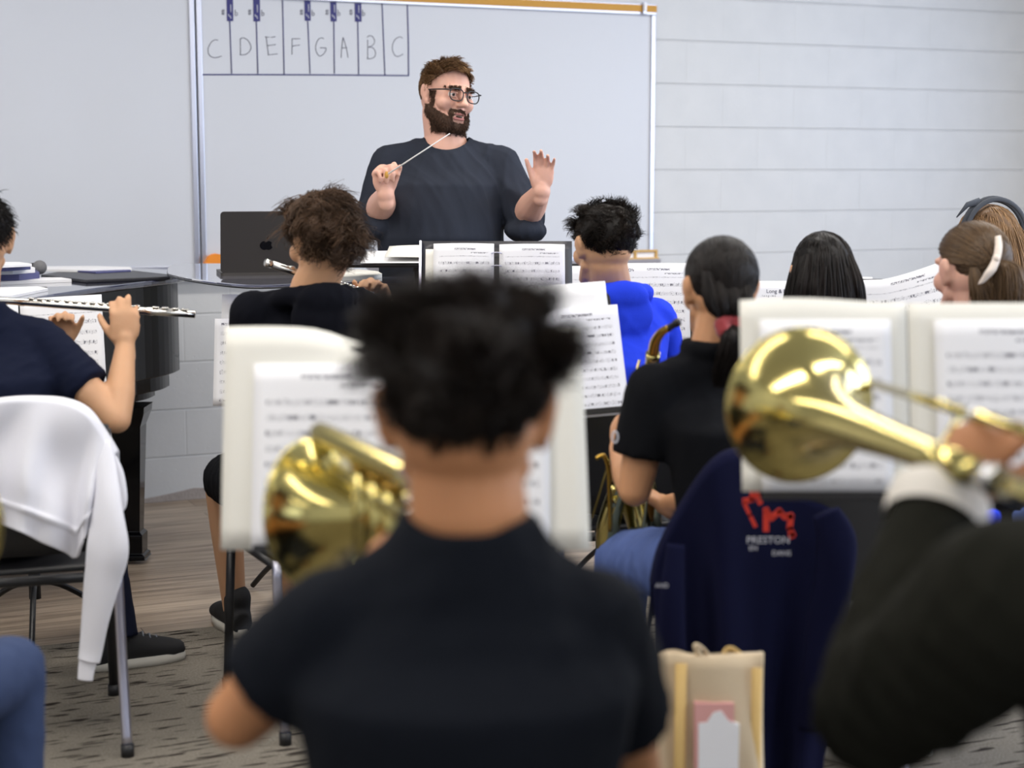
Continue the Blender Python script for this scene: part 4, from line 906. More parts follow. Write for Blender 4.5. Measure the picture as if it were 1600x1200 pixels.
def hand(b, wrist, f, n, side, curls=(35, 35, 30), spread=4, s=1.0, thumb=(.5, .8, .0), thumbcurl=25, per=None):
    """f wrist to knuckles, n palm normal, side towards the thumb"""
    w_ = Vector(wrist); f = Vector(f).normalized(); n = Vector(n); n = (n-f*n.dot(f)).normalized(); sd = Vector(side); sd = (sd-f*sd.dot(f)-n*sd.dot(n)).normalized()
    R = Matrix((sd, f, n)).transposed()
    ell(b, w_+f*.050*s, (.040*s, .052*s, .0155*s), R); ell(b, w_+f*.072*s, (.041*s, .024*s, .0135*s), R); ell(b, w_+f*.030*s+sd*.020*s+n*.006*s, (.017*s, .032*s, .014*s), R)
    cap_(b, w_-f*.03*s, w_+f*.02*s, .026*s, .024*s)
    for i, (o_, l_, r_) in enumerate(((.030, .078, .0092), (.0105, .086, .0096), (-.0095, .080, .0090), (-.0285, .062, .0080))):
        p = w_+f*(.086-.004*abs(i-1))*s+sd*o_*s; a_ = 0; sp = math.radians(spread*(1.2-i)); cu = per[i] if per else curls
        for k_, (fr_, cr_) in enumerate(zip((.46, .30, .24), cu)):
            a_ += math.radians(cr_); d = (f*math.cos(a_)+n*math.sin(a_)); d = (d+sd*math.sin(sp)*math.cos(a_)).normalized()
            q = p+d*l_*fr_*s; cap_(b, p, q, r_*s*(1-.08*k_), r_*s*(1-.08*(k_+1)), 10); p = q
    td = (sd*thumb[0]+f*thumb[1]+n*thumb[2]).normalized(); p = w_+f*.022*s+sd*.026*s+n*.004*s
    q = p+td*.040*s; cap_(b, p, q, .0145*s, .0115*s, 10); tc2 = math.radians(thumbcurl)
    ax = sd.cross(f).normalized(); d2 = (td*math.cos(tc2)+(n*.6-sd*.4)*math.sin(tc2)).normalized(); q2 = q+d2*.032*s; cap_(b, q, q2, .0108*s, .0098*s, 10); d3 = (d2+(n*.4-sd*.4)*math.sin(tc2)).normalized(); cap_(b, q2, q2+d3*.024*s, .0098*s, .0082*s, 10)
def headM(c, yaw, pitch=0, roll=0, s=1.0):
    return Matrix.Translation(Vector(c)) @ Matrix.Rotation(math.radians(yaw), 4, 'Z') @ Matrix.Rotation(math.radians(pitch), 4, 'X') @ Matrix.Rotation(math.radians(roll), 4, 'Y') @ Matrix.Scale(s, 4)
def head(b, Mh, s=1.0, full=0.0):
    """full 0..1: heavier jaw and cheeks"""
    R3 = Mh.to_3x3(); Rn = R3.normalized(); sc_ = R3.to_scale()[0] if hasattr(R3, 'to_scale') else s
    def E(c, r, rot=None): ell(b, Mh@Vector(c), tuple(x*sc_ for x in r), Rn@rot if rot else Rn)
    def Cc(p, q, r0, r1): cap_(b, Mh@Vector(p), Mh@Vector(q), r0*sc_, r1*sc_, 12)
    E((0, -.014, .028), (.0755, .097, .083)); E((0, -.020, -.018), (.0715, .080, .062)); E((0, .022, -.02), (.064+.004*full, .066, .082)); E((0, .028, -.078), (.051+.010*full, .054+.004*full, .036+.006*full))
    E((0, .070, -.103), (.022, .018, .017)); E((0, .060, -.062), (.036, .034, .03))
    for s_ in (-1, 1):
        E((s_*.041, .055, -.030), (.025+.005*full, .030, .027)); Cc((s_*.010, .088, .021), (s_*.045, .074, .022), .0105, .0095)
        Cc((s_*(.050+.010*full), .012, -.058), (s_*.030, .064, -.095), .018+.008*full, .018+.005*full)
        rot = Matrix.Rotation(s_*math.radians(-22), 3, 'Z') @ Matrix.Rotation(math.radians(-12), 3, 'X')
        E((s_*.081, -.010, -.004), (.0085, .019, .032), rot); E((s_*.086, -.019, .006), (.007, .011, .022), rot); E((s_*.077, .0, -.030), (.008, .011, .013), rot); E((s_*.073, -.002, -.006), (.012, .014, .024), rot)
        E((s_*.0125, .100, -.034), (.009, .010, .008))
    Cc((0, .090, .012), (0, .110, -.026), .0088, .0112); E((0, .115, -.031), (.0130, .0125, .0115)); E((.012, .103, -.035), (.009, .010, .008)); E((-.012, .103, -.035), (.009, .010, .008))
    Cc((-.018, .086, -.064), (.018, .086, -.064), .007, .007); Cc((-.016, .083, -.078), (.016, .083, -.078), .008, .008)
def in_head(V, Mh):
    inv = np.array(Mh.inverted()); return V@inv[:3, :3].T+inv[:3, 3]
def sculpt(V, Mh, ops):
    L = in_head(V, Mh); R = np.array(Mh)[:3, :3]
    for c, rad, d in ops:
        w_ = np.exp(-(((L-np.array(c))/np.array(rad))**2).sum(1)); V += (w_[:, None]*np.array(d)[None, :])@R.T
    return V
FACE = []
for s_ in (-1, 1):
    FACE += [((s_*.032, .092, .000), (.015, .02, .010), (0, -.011, 0)), ((s_*.040, .085, -.045), (.02, .03, .015), (0, -.003, 0)), ((s_*.024, .097, -.042), (.006, .02, .012), (0, -.003, 0)),
             ((s_*.086, -.002, -.002), (.010, .008, .013), (-s_*.007, 0, 0))]
FACE += [((0, .1, -.0715), (.020, .03, .0030), (0, -.007, 0)), ((0, .1, -.052), (.006, .02, .006), (0, -.002, 0)), ((0, .09, -.092), (.02, .02, .006), (0, -.004, 0))]
def wrinkle(V, Nn, amp, seed, scale=1.0, vert=.5):
    r = np.random.default_rng(seed); out = np.zeros(len(V))
    warp = .04*np.sin(V[:, [2, 0, 1]]*11*scale+r.uniform(0, 6, 3))
    X = V+warp
    for k_ in range(7):
        d = r.normal(size=3); 
        if k_ < 7*vert: d[2] *= .22
        d /= np.linalg.norm(d); f = r.uniform(28, 85)*scale; s_ = np.sin(X@d*f+r.uniform(0, 6)); out += (1-np.abs(s_))**2*(28/f)**.5*r.uniform(.5, 1)
    mod = .35+.65*(np.sin(V@np.array([9, 7, 8])*scale+seed)*.5+.5)
    return V+Nn*((out-out.mean())*amp*mod)[:, None]
import bmesh
def cutmesh(V, Fc, cuts):
    bm = bmesh.new(); vs = [bm.verts.new(v) for v in V.tolist()]
    for f in Fc: bm.faces.new([vs[i] for i in f])
    for c, nn, R in cuts:
        c = Vector(c)
        if R is None:
            ra = nn; dead = [f for f in bm.faces if sum(((f.calc_center_median()[i]-c[i])/ra[i])**2 for i in range(3)) < 1]; bmesh.ops.delete(bm, geom=dead, context='FACES'); continue
        nn = Vector(nn).normalized()
        near = [f for f in bm.faces if (f.calc_center_median()-c).length < R]
        geom = list({v for f in near for v in f.verts})+list({e for f in near for e in f.edges})+near
        bmesh.ops.bisect_plane(bm, geom=geom, plane_co=c, plane_no=nn, dist=1e-5)
        dead = [f for f in bm.faces if (f.calc_center_median()-c).length < R*1.02 and (f.calc_center_median()-c).dot(nn) > 0]
        bmesh.ops.delete(bm, geom=dead, context='FACES')
    bmesh.ops.delete(bm, geom=[v for v in bm.verts if not v.link_faces], context='VERTS')
    be = [e_ for e_ in bm.edges if e_.is_boundary]; nb = {}
    for e_ in be:
        a_, b_ = e_.verts; nb.setdefault(a_, []).append(b_); nb.setdefault(b_, []).append(a_)
    for _ in range(14):
        new = {v: v.co*.5+sum((w_.co for w_ in l_), Vector())/len(l_)*.5 for v, l_ in nb.items()}
        for v, co in new.items(): v.co = co
    bm.verts.index_update(); V = np.array([v.co[:] for v in bm.verts]); Fc = [tuple(v.index for v in f.verts) for f in bm.faces]; bm.free(); return V, Fc
def garment(name, b, m, parent, vox=.009, smooth=5, amp=.0022, seed=1, cuts=(), th=.004, scale=1.0, label=None, vert=.5, open_=True):
    amp *= 1.6
    V, Nn, Fc = remesh(b, vox, smooth); V = wrinkle(V, Nn, amp, seed, scale, vert)
    if cuts: V, Fc = cutmesh(V, Fc, cuts)
    o = mk(name, V, Fc, m, parent, label=label)
    if cuts: s_ = o.modifiers.new('t', 'SOLIDIFY'); s_.thickness = th; s_.offset = -1
    return o
# ---------------------------------------------------------------- hair
def strands_mesh(paths, width, tone, sides=3, taper=.25):
    n, S, _ = paths.shape; T = np.gradient(paths, axis=1); T /= np.linalg.norm(T, axis=2, keepdims=True)+1e-9
    ref = np.array([.31, .52, .79]); A = np.cross(T, ref); A /= np.linalg.norm(A, axis=2, keepdims=True)+1e-9; B = np.cross(T, A)
    tt = np.linspace(0, 1, S); wv_ = width[:, None]*(1-(1-taper)*tt**2)[None, :]
    V = np.zeros((n, S, sides, 3))
    for j in range(sides):
        q = 2*PI*j/sides; V[:, :, j] = paths+(A*math.cos(q)+B*math.sin(q))*wv_[:, :, None]
    idx = np.arange(n*S*sides).reshape(n, S, sides); a_ = idx[:, :-1]; c_ = idx[:, 1:]
    Fc = np.stack([a_, np.roll(a_, -1, 2), np.roll(c_, -1, 2), c_], -1).reshape(-1, 4)
    return V.reshape(-1, 3), Fc, np.repeat(tone, S*sides)
def hairline(L, pts):
    """L unit directions in head space; pts: (azimuth from the face in degrees, lowest z)"""
    az = np.degrees(np.abs(np.arctan2(L[:, 0], L[:, 1]))); return L[:, 2] > np.interp(az, [p[0] for p in pts], [p[1] for p in pts])
HC_, HR_ = np.array([0, -.014, .028]), np.array([.0790, .1005, .0865])
MALE = [(0, .50), (35, .42), (60, .22), (80, .02), (98, -.02), (112, -.42), (140, -.62), (180, -.66)]
FEM = [(0, .55), (35, .42), (62, .15), (80, -.1), (98, -.15), (115, -.55), (140, -.72), (180, -.78)]
def hair(name, Mh, mt, parent, line=MALE, n=1800, seg=8, length=.05, lvar=.4, wn=.5, down=.35, rnd=.35, curl=.006, cfreq=3, width=.0013, lift=.02, puff=None, target=None, seed=3, capr=1.0, sweep=(0, 0, 0), toplen=1.0, sidelen=1.0, clump=0, extra=None, zl=None, capk=.115, cw=(.35, 1.1)):
    r = np.random.default_rng(seed); d = r.normal(size=(n*3, 3)); d /= np.linalg.norm(d, axis=1, keepdims=True); d = d[hairline(d, line)][:n]; n = len(d)
    c = HC_; R = HR_*capr; rf = R*(1.0 if puff is None else 1.0)
    p = c+d*rf*.97; Ln = length*(1+lvar*r.uniform(-1, 1, n))*(np.interp(d[:, 2], [-.6, .1, .8], [sidelen*.8, sidelen, toplen]) if zl is None else np.interp(d[:, 2], [q_[0] for q_ in zl], [q_[1] for q_ in zl])); st = Ln/(seg-1)
    cd_ = r.normal(size=(n, 3)); 
    if clump:
        cc = r.normal(size=(clump, 3)); cc /= np.linalg.norm(cc, axis=1, keepdims=True); own = (d@cc.T).argmax(1); cdir = r.normal(size=(clump, 3)); cd_ = cd_*cw[0]+cdir[own]*cw[1]; ph0 = r.uniform(0, 6, clump)[own]
    else: ph0 = r.uniform(0, 2*PI, n)
    paths = [p.copy()]
    for s_ in range(1, seg):
        nr = (p-c)/rf**2; nr /= np.linalg.norm(nr, axis=1, keepdims=True)
        v = nr*wn*(1-.5*s_/seg)+np.array([0, 0, -down*(1+s_/seg)])+cd_*rnd*.5+np.array(sweep)
        if target is not None:
            tv = np.array(target)-p; dist = np.linalg.norm(tv, axis=1, keepdims=True); v = v*.3+tv/dist*1.2
        v /= np.linalg.norm(v, axis=1, keepdims=True); stp = st[:, None]
        if target is not None: stp = np.minimum(stp, dist*.5)
        p = p+v*stp
        e = np.linalg.norm((p-c)/rf, axis=1, keepdims=True); lim = 1+lift*(.5+r.uniform(0, 1, (n, 1))*0+.5*(cd_[:, :1]*.3+.5)); p = np.where(e < lim, c+(p-c)*lim/e, p); paths.append(p.copy())
    P_ = np.stack(paths, 1)
    if curl:
        tt = np.linspace(0, 1, seg)[None, :]; ph = ph0[:, None]+tt*cfreq*2*PI; a_ = np.cross(cd_, [0, 0, 1.]); a_ /= np.linalg.norm(a_, axis=1, keepdims=True)+1e-9; b_ = np.cross(a_, cd_/np.linalg.norm(cd_, axis=1, keepdims=True))
        P_ = P_+(a_[:, None]*np.sin(ph)[..., None]+b_[:, None]*np.cos(ph)[..., None])*curl*np.sqrt(tt)[..., None]
    tone = np.clip(r.normal(.45, .22, n), 0, 1)
    if clump: tone = np.clip(.6*tone+.4*r.uniform(0, 1, clump)[own], 0, 1)
    V, Fc, tn = strands_mesh(P_, width*(1+.4*r.uniform(-1, 1, n)), tone)
    # scalp layer
    nu, nv = 64, 48; CV = []
    for i in range(nv+1):
        for j in range(nu):
            t = PI*i/nv; q = 2*PI*j/nu; CV.append((math.sin(t)*math.cos(q), math.sin(t)*math.sin(q), math.cos(t)))
    CV = np.array(CV); az = np.degrees(np.abs(np.arctan2(CV[:, 0], CV[:, 1]))); lim = np.interp(az, [q_[0] for q_ in line], [q_[1] for q_ in line])
    m_ = np.clip((CV[:, 2]-lim+.02)/.12, 0, 1); m_ = m_*m_*(3-2*m_); rr = .90+(capk+.02*lift/.02*.5)*m_+.012*np.sin(CV@np.array([11, 9, 7]))*m_
    CP = c+CV*R*rr[:, None]; CF = [(i*nu+j, (i+1)*nu+j, (i+1)*nu+(j+1) % nu, i*nu+(j+1) % nu) for i in range(nv) for j in range(nu)]
    allV = np.vstack([V, CP]); F2 = Fc.tolist()+[[k_+len(V) for k_ in f] for f in CF]; tn = np.concatenate([tn, np.full(len(CP), .12)])
    if extra is not None:
        EV, EF, ET = extra; F2 += (EF+len(allV)).tolist(); allV = np.vstack([allV, EV]); tn = np.concatenate([tn, ET])
    Mn = np.array(Mh); WV = allV@Mn[:3, :3].T+Mn[:3, 3]
    o = mk(name, WV, F2, mt, parent); at = o.data.attributes.new('strand', 'FLOAT', 'POINT'); at.data.foreach_set('value', tn.astype(np.float32)); return o
def tail_strands(base, pts, rad, n, seed=5, width=.0013, fray=1.0):
    """a hank following pts (head space) with radius rad list"""
    r = np.random.default_rng(seed); C_ = np.array([tuple(v) for v in crv(pts, 5)]); R_ = np.array(lin(rad, 5)); S = len(C_)
    a_ = r.uniform(0, 2*PI, n); q = np.sqrt(r.uniform(0, 1, n)); lenf = r.uniform(.75, 1, n)
    off = np.stack([np.cos(a_)*q, np.sin(a_)*q*.7, np.zeros(n)], 1)
    idx = np.linspace(0, 1, S)[None, :]*lenf[:, None]*(S-1); i0 = np.floor(idx).astype(int).clip(0, S-2); fr = (idx-i0)[..., None]
    P_ = C_[i0]*(1-fr)+C_[i0+1]*fr; rr = R_[i0]*(1-fr[..., 0])+R_[i0+1]*fr[..., 0]
    P_ = P_+off[:, None]*rr[..., None]+r.normal(size=(n, 1, 3))*.0015*fray*np.linspace(0, 1, S)[None, :, None]
    P_ = P_+.004*fray*np.sin(np.linspace(0, 5, S)[None, :, None]+r.uniform(0, 6, (n, 1, 3)))*np.linspace(0, 1, S)[None, :, None]
    return strands_mesh(P_, width*(1+.4*r.uniform(-1, 1, n)), np.clip(r.normal(.5, .22, n), 0, 1))
def join_ex(*ex):
    V = []; Fs = []; T = []; n = 0
    for v, f, t in ex: V.append(v); Fs.append(f+n); T.append(t); n += len(v)
    return np.vstack(V), np.vstack(Fs), np.concatenate(T)
def surf_hair(name, V, Nn, Mh, mask, mt, parent, length, width, n, seed=2, down=.6, capoff=.0015, Fc=None, sweep=(0, 0, 0), label=None):
    L = in_head(V, Mh); R = np.array(Mh)[:3, :3]; w_ = mask(L); r = np.random.default_rng(seed); ids = np.where(r.uniform(0, 1, len(w_)) < w_)[0]
    if len(ids) == 0: return None
    pick = r.choice(ids, n); p = V[pick]+r.normal(size=(n, 3))*.002; nn = Nn[pick]; dn = R@np.array([0, 0, -1.]); sw_ = R@np.array(sweep, float); d = nn*.55+dn*down+sw_+r.normal(size=(n, 3))*.3; d /= np.linalg.norm(d, axis=1, keepdims=True)
    tt = np.linspace(0, 1, 4); P_ = p[:, None]+d[:, None]*(tt[None, :, None]*length*r.uniform(.5, 1.2, n)[:, None, None])+dn*.3*length*(tt**2)[None, :, None]
    HV, HF, tn = strands_mesh(P_, np.full(n, width), np.clip(r.normal(.45, .25, n), 0, 1))
    F2 = HF.tolist()
    if Fc is not None and capoff:
        msk = w_ > .55; vid = {}; CV = []; 
        for f in Fc:
            if all(msk[i] for i in f):
                for i in f:
                    if i not in vid: vid[i] = len(HV)+len(CV); CV.append(V[i]+Nn[i]*capoff)
                F2.append([vid[i] for i in f])
        if CV: HV = np.vstack([HV, np.array(CV)]); tn = np.concatenate([tn, np.full(len(CV), .3)])
    o = mk(name, HV, F2, mt, parent, label=label); at = o.data.attributes.new('strand', 'FLOAT', 'POINT'); at.data.foreach_set('value', tn.astype(np.float32)); return o
# ---------------------------------------------------------------- seated musicians
def seated(px, py, D, yaw=0, head_yaw=None, pitch=-6, roll=0, hs=1.0, lean=.02, bulk=1.0, hip_back=.0):
    """joint positions for a seated person; yaw 0 looks away from the camera"""
    H = P(px, py, D); a = math.radians(yaw); r = Vector((math.cos(a), math.sin(a), 0)); f = Vector((-math.sin(a), math.cos(a), 0))
    L = lambda x, y, z: H + r*x + f*y + ZV*z
    hz = .545-H.z; k = (H.z-.545)/.655
    J = dict(H=H, r=r, f=f, L=L, k=k, Mh=headM(H, yaw if head_yaw is None else head_yaw, pitch, roll, hs), hs=hs, bulk=bulk)
    J['nk'] = L(0, -.035-lean*.3, -.155*hs); J['sh'] = {s: L(s*.175*bulk, -.045-lean*.5, -.235*k) for s in (-1, 1)}
    J['pel'] = L(0, -.09-lean-hip_back, hz); J['chest'] = L(0, -.05-lean*.6, -.33*k)
    J['hip'] = {s: J['pel']+r*s*.09 for s in (-1, 1)}; J['knee'] = {s: J['pel']+r*s*.14+f*.43+ZV*(.0) for s in (-1, 1)}
    J['ank'] = {s: Vector((0, 0, .09-J['knee'][s].z))+J['knee'][s]-f*.02 for s in (-1, 1)}
    J['el'] = {s: J['sh'][s]+r*s*.07+f*.06-ZV*.26 for s in (-1, 1)}; J['wr'] = {s: J['el'][s]-r*s*.08+f*.20+ZV*.12 for s in (-1, 1)}
    J['hand'] = {}
    return J
def torso_secs(J, g=0.0):
    r, f, b = J['r'], J['f'], J['bulk']; nk, ch, pe = J['nk'], J['chest'], J['pel']; sm = (J['sh'][1]+J['sh'][-1])/2
    S = lambda c, w_, d_: (c, r*(w_*b+g), f*(d_*b+g))
    return [S(pe-ZV*.07, .150, .115), S(pe, .165, .125), S(pe.lerp(ch, .35)-f*.0, .145, .108), S(pe.lerp(ch, .7), .155, .112), S(ch, .172, .118), S(sm-ZV*.02, .170, .100), S(sm+ZV*.025, .125, .078), S(nk-ZV*.028, .075, .062), S(nk, .060, .058)]
def arm_pts(J, s): return J['sh'][s], J['el'][s], J['wr'][s]
def build_person(label, J, skinm, hairf, top='tee', topm=None, botm=None, shoem=None, sleeve=.62, vox=.0055, group='band students', seed=1, neckcut=(.0, .35), armr=1.0, legs=True, full=0, wr=.0022, face=False, name='person', waist=0):
    e = empty(name, (J['pel'].x, J['pel'].y, 0), label, 'person', 0, group)
    b = MB(); head(b, J['Mh'], J['hs'], full); r, f = J['r'], J['f']; hs = J['hs']
    cap_(b, J['Mh']@Vector((0, -.022, -.055)), J['nk']+ZV*.0, .057*hs*(1+.15*full), .060*hs*(1+.15*full)); cap_(b, J['nk'], J['nk']-ZV*.05, .058, .058)
    for s in (-1, 1): cap_(b, J['nk']-ZV*.025, J['sh'][s]-r*s*.02+ZV*.0, .040, .048)
    loft(b, torso_secs(J, -.010))
    for s in (-1, 1):
        sh, el_, wr_ = arm_pts(J, s); a_ = armr
        mid = el_.lerp(wr_, .35)
        limb(b, [sh, sh.lerp(el_, .5), el_], [.050*a_, .045*a_, .037*a_]); limb(b, [el_, mid, wr_], [.037*a_, .039*a_, .025*a_])
        if s in J['hand']: h_ = J['hand'][s]; hand(b, wr_, **h_)
        else: hand(b, wr_, (wr_-el_), -ZV+f*.2, -r*s, curls=(30, 30, 20))
        if legs:
            limb(b, [J['hip'][s], J['knee'][s], J['knee'][s].lerp(J['ank'][s], .35), J['ank'][s]], [.082, .054, .050, .034]); limb(b, [J['ank'][s], J['ank'][s]+f*.13-ZV*.05], [.034, .028])
    V, Nn, Fc = remesh(b, vox, 3)
    if face: V = sculpt(V, J['Mh'], FACE)
    mk('body', V, Fc, skinm, e)
    J['e'] = e; J['V'] = V; J['N'] = Nn; J['F'] = Fc
    if hairf: hairf(J, e)
    # top
    g = MB(); loft(g, torso_secs(J, .012)[waist:]); cuts = []
    for s in (-1, 1):
        sh, el_, wr_ = arm_pts(J, s); a_ = armr; cap_(g, J['nk']-ZV*.030, sh-r*s*.02, .048, .060)
        if top in ('hood', 'long'):
            limb(g, [sh, sh.lerp(el_, .5), el_, el_.lerp(wr_, .5)], [.066*a_, .060*a_, .052*a_, .047*a_]); g.tube([el_.lerp(wr_, .45), el_.lerp(wr_, .96)], [.047*a_, .037*a_], 18)
        else:
            e2 = sh.lerp(el_, sleeve); limb(g, [sh, sh.lerp(el_, .25)], [.063*a_, .065*a_]); g.tube([sh, e2], [.064*a_, .067*a_], 20)
    cuts = [(J['nk']-ZV*(.004+neckcut[0]), (.068, .076, .034), None)]
    if top == 'hood':
        for i in range(13):   # hood lying on the shoulders as a soft roll
            q = 2*PI*i/12; pass
        nk = J['nk']; ring = [nk+r*(.098*math.cos(q))+f*(-.005+.080*math.sin(q))-ZV*(.026+.02*math.sin(q)) for q in [2*PI*i/20 for i in range(21)]]
        for a0, a1 in zip(ring[:-1], ring[1:]): cap_(g, a0, a1, .027, .027, 10)
        ell(g, nk-f*.095-ZV*.075, (.095, .038, .085), Matrix((r, f, ZV)).transposed()); ell(g, nk-f*.105-ZV*.02, (.080, .034, .045), Matrix((r, f, ZV)).transposed())
        cuts = [(J['nk']+ZV*.010, (.066, .062, .04), None)]
    if top == 'polo':
        for i in range(20): q = 2*PI*i/20; q2 = 2*PI*(i+1)/20; cap_(g, J['nk']+r*.062*math.cos(q)+f*.062*math.sin(q)+ZV*.004, J['nk']+r*.062*math.cos(q2)+f*.062*math.sin(q2)+ZV*.004, .020, .020, 8)
        cuts = [(J['nk']+ZV*.022, (.054, .056, .03), None)]
    J['topname'] = {'tee': 't_shirt', 'hood': 'hoodie', 'long': 'sweatshirt', 'polo': 'polo_shirt'}[top]
    J['top'] = garment(J['topname'], g, topm, e, .008 if vox < .006 else .009, 5, wr, seed, cuts)
    if legs:
        g = MB(); loft(g, [(J['pel']-ZV*.075, r*.155, f*.12), (J['pel'], r*.178*J['bulk'], f*.14*J['bulk']), (J['pel']+ZV*.06, r*.160*J['bulk'], f*.12*J['bulk'])]); cuts = []
        for s in (-1, 1):
            sht = J.get('short'); k2 = J['knee'][s]; an = J['ank'][s]
            if sht: cap_(g, J['hip'][s], J['hip'][s].lerp(k2, .5), .095, .085); g.tube([J['hip'][s], J['hip'][s].lerp(k2, .93)], [.095, .078], 20)
            else: limb(g, [J['hip'][s], k2, k2.lerp(an, .5)], [.095, .070, .062]); g.tube([k2.lerp(an, .4), an-ZV*.012], [.064, .056], 20)
        garment('trousers' if not J.get('short') else 'shorts', g, botm, e, .010, 4, .003, seed+5, cuts)
        for s in (-1, 1): shoe(J['ank'][s], J.get('fdir', {}).get(s, f), e, shoem or M['sneaker'])
    return e
def shoe(an, f, parent, m, sole=True):
    f = Vector(f).normalized(); r = f.cross(ZV); z0 = .0
    b = MB(); R = Matrix((r, f, ZV)).transposed(); base = Vector((an.x, an.y, 0))
    loft(b, [(base-f*.075+ZV*.045, ZV*.034, r*.030), (base-f*.045+ZV*.055, ZV*.046, r*.038), (base+f*.02+ZV*.058, ZV*.050, r*.040), (base+f*.09+ZV*.046, ZV*.036, r*.044), (base+f*.15+ZV*.038, ZV*.028, r*.043), (base+f*.188+ZV*.034, ZV*.018, r*.026)], 16)
    cap_(b, base-f*.02+ZV*.07, base-f*.025+ZV*.115, .040, .042)
    V, Nn, Fc = remesh(b, .006, 3); s_ = mk('shoe', V, Fc, m, parent)
    b = MB(); secs = []
    for z in (.002, .022):
        pass
    out = []
    for i in range(28):
        q = 2*PI*i/28; y = .055+.137*math.sin(q); w_ = .044 if math.sin(q) > 0 else .037; out.append((r*(w_*math.copysign(abs(math.cos(q))**.75, math.cos(q)))+f*y))
    V = [base+o_+ZV*.001 for o_ in out]+[base+o_*1.02+ZV*.014 for o_ in out]+[base+o_*.99+ZV*.028 for o_ in out]; n_ = 28
    mk('sole', V, [(i*n_+j, i*n_+(j+1) % n_, (i+1)*n_+(j+1) % n_, (i+1)*n_+j) for i in range(2) for j in range(n_)]+[tuple(range(n_-1, -1, -1)), tuple(range(2*n_, 3*n_))], M['sneaker_sole'], s_)
    b = MB()
    for k_ in range(4): c = base+f*(.045+.020*k_)+ZV*(.100-.008*k_); b.tube([c-r*.020-ZV*.006, c+ZV*.002+f*.004, c+r*.020-ZV*.006], .0025, 6)
    b.mk('laces', M['lace'], s_)

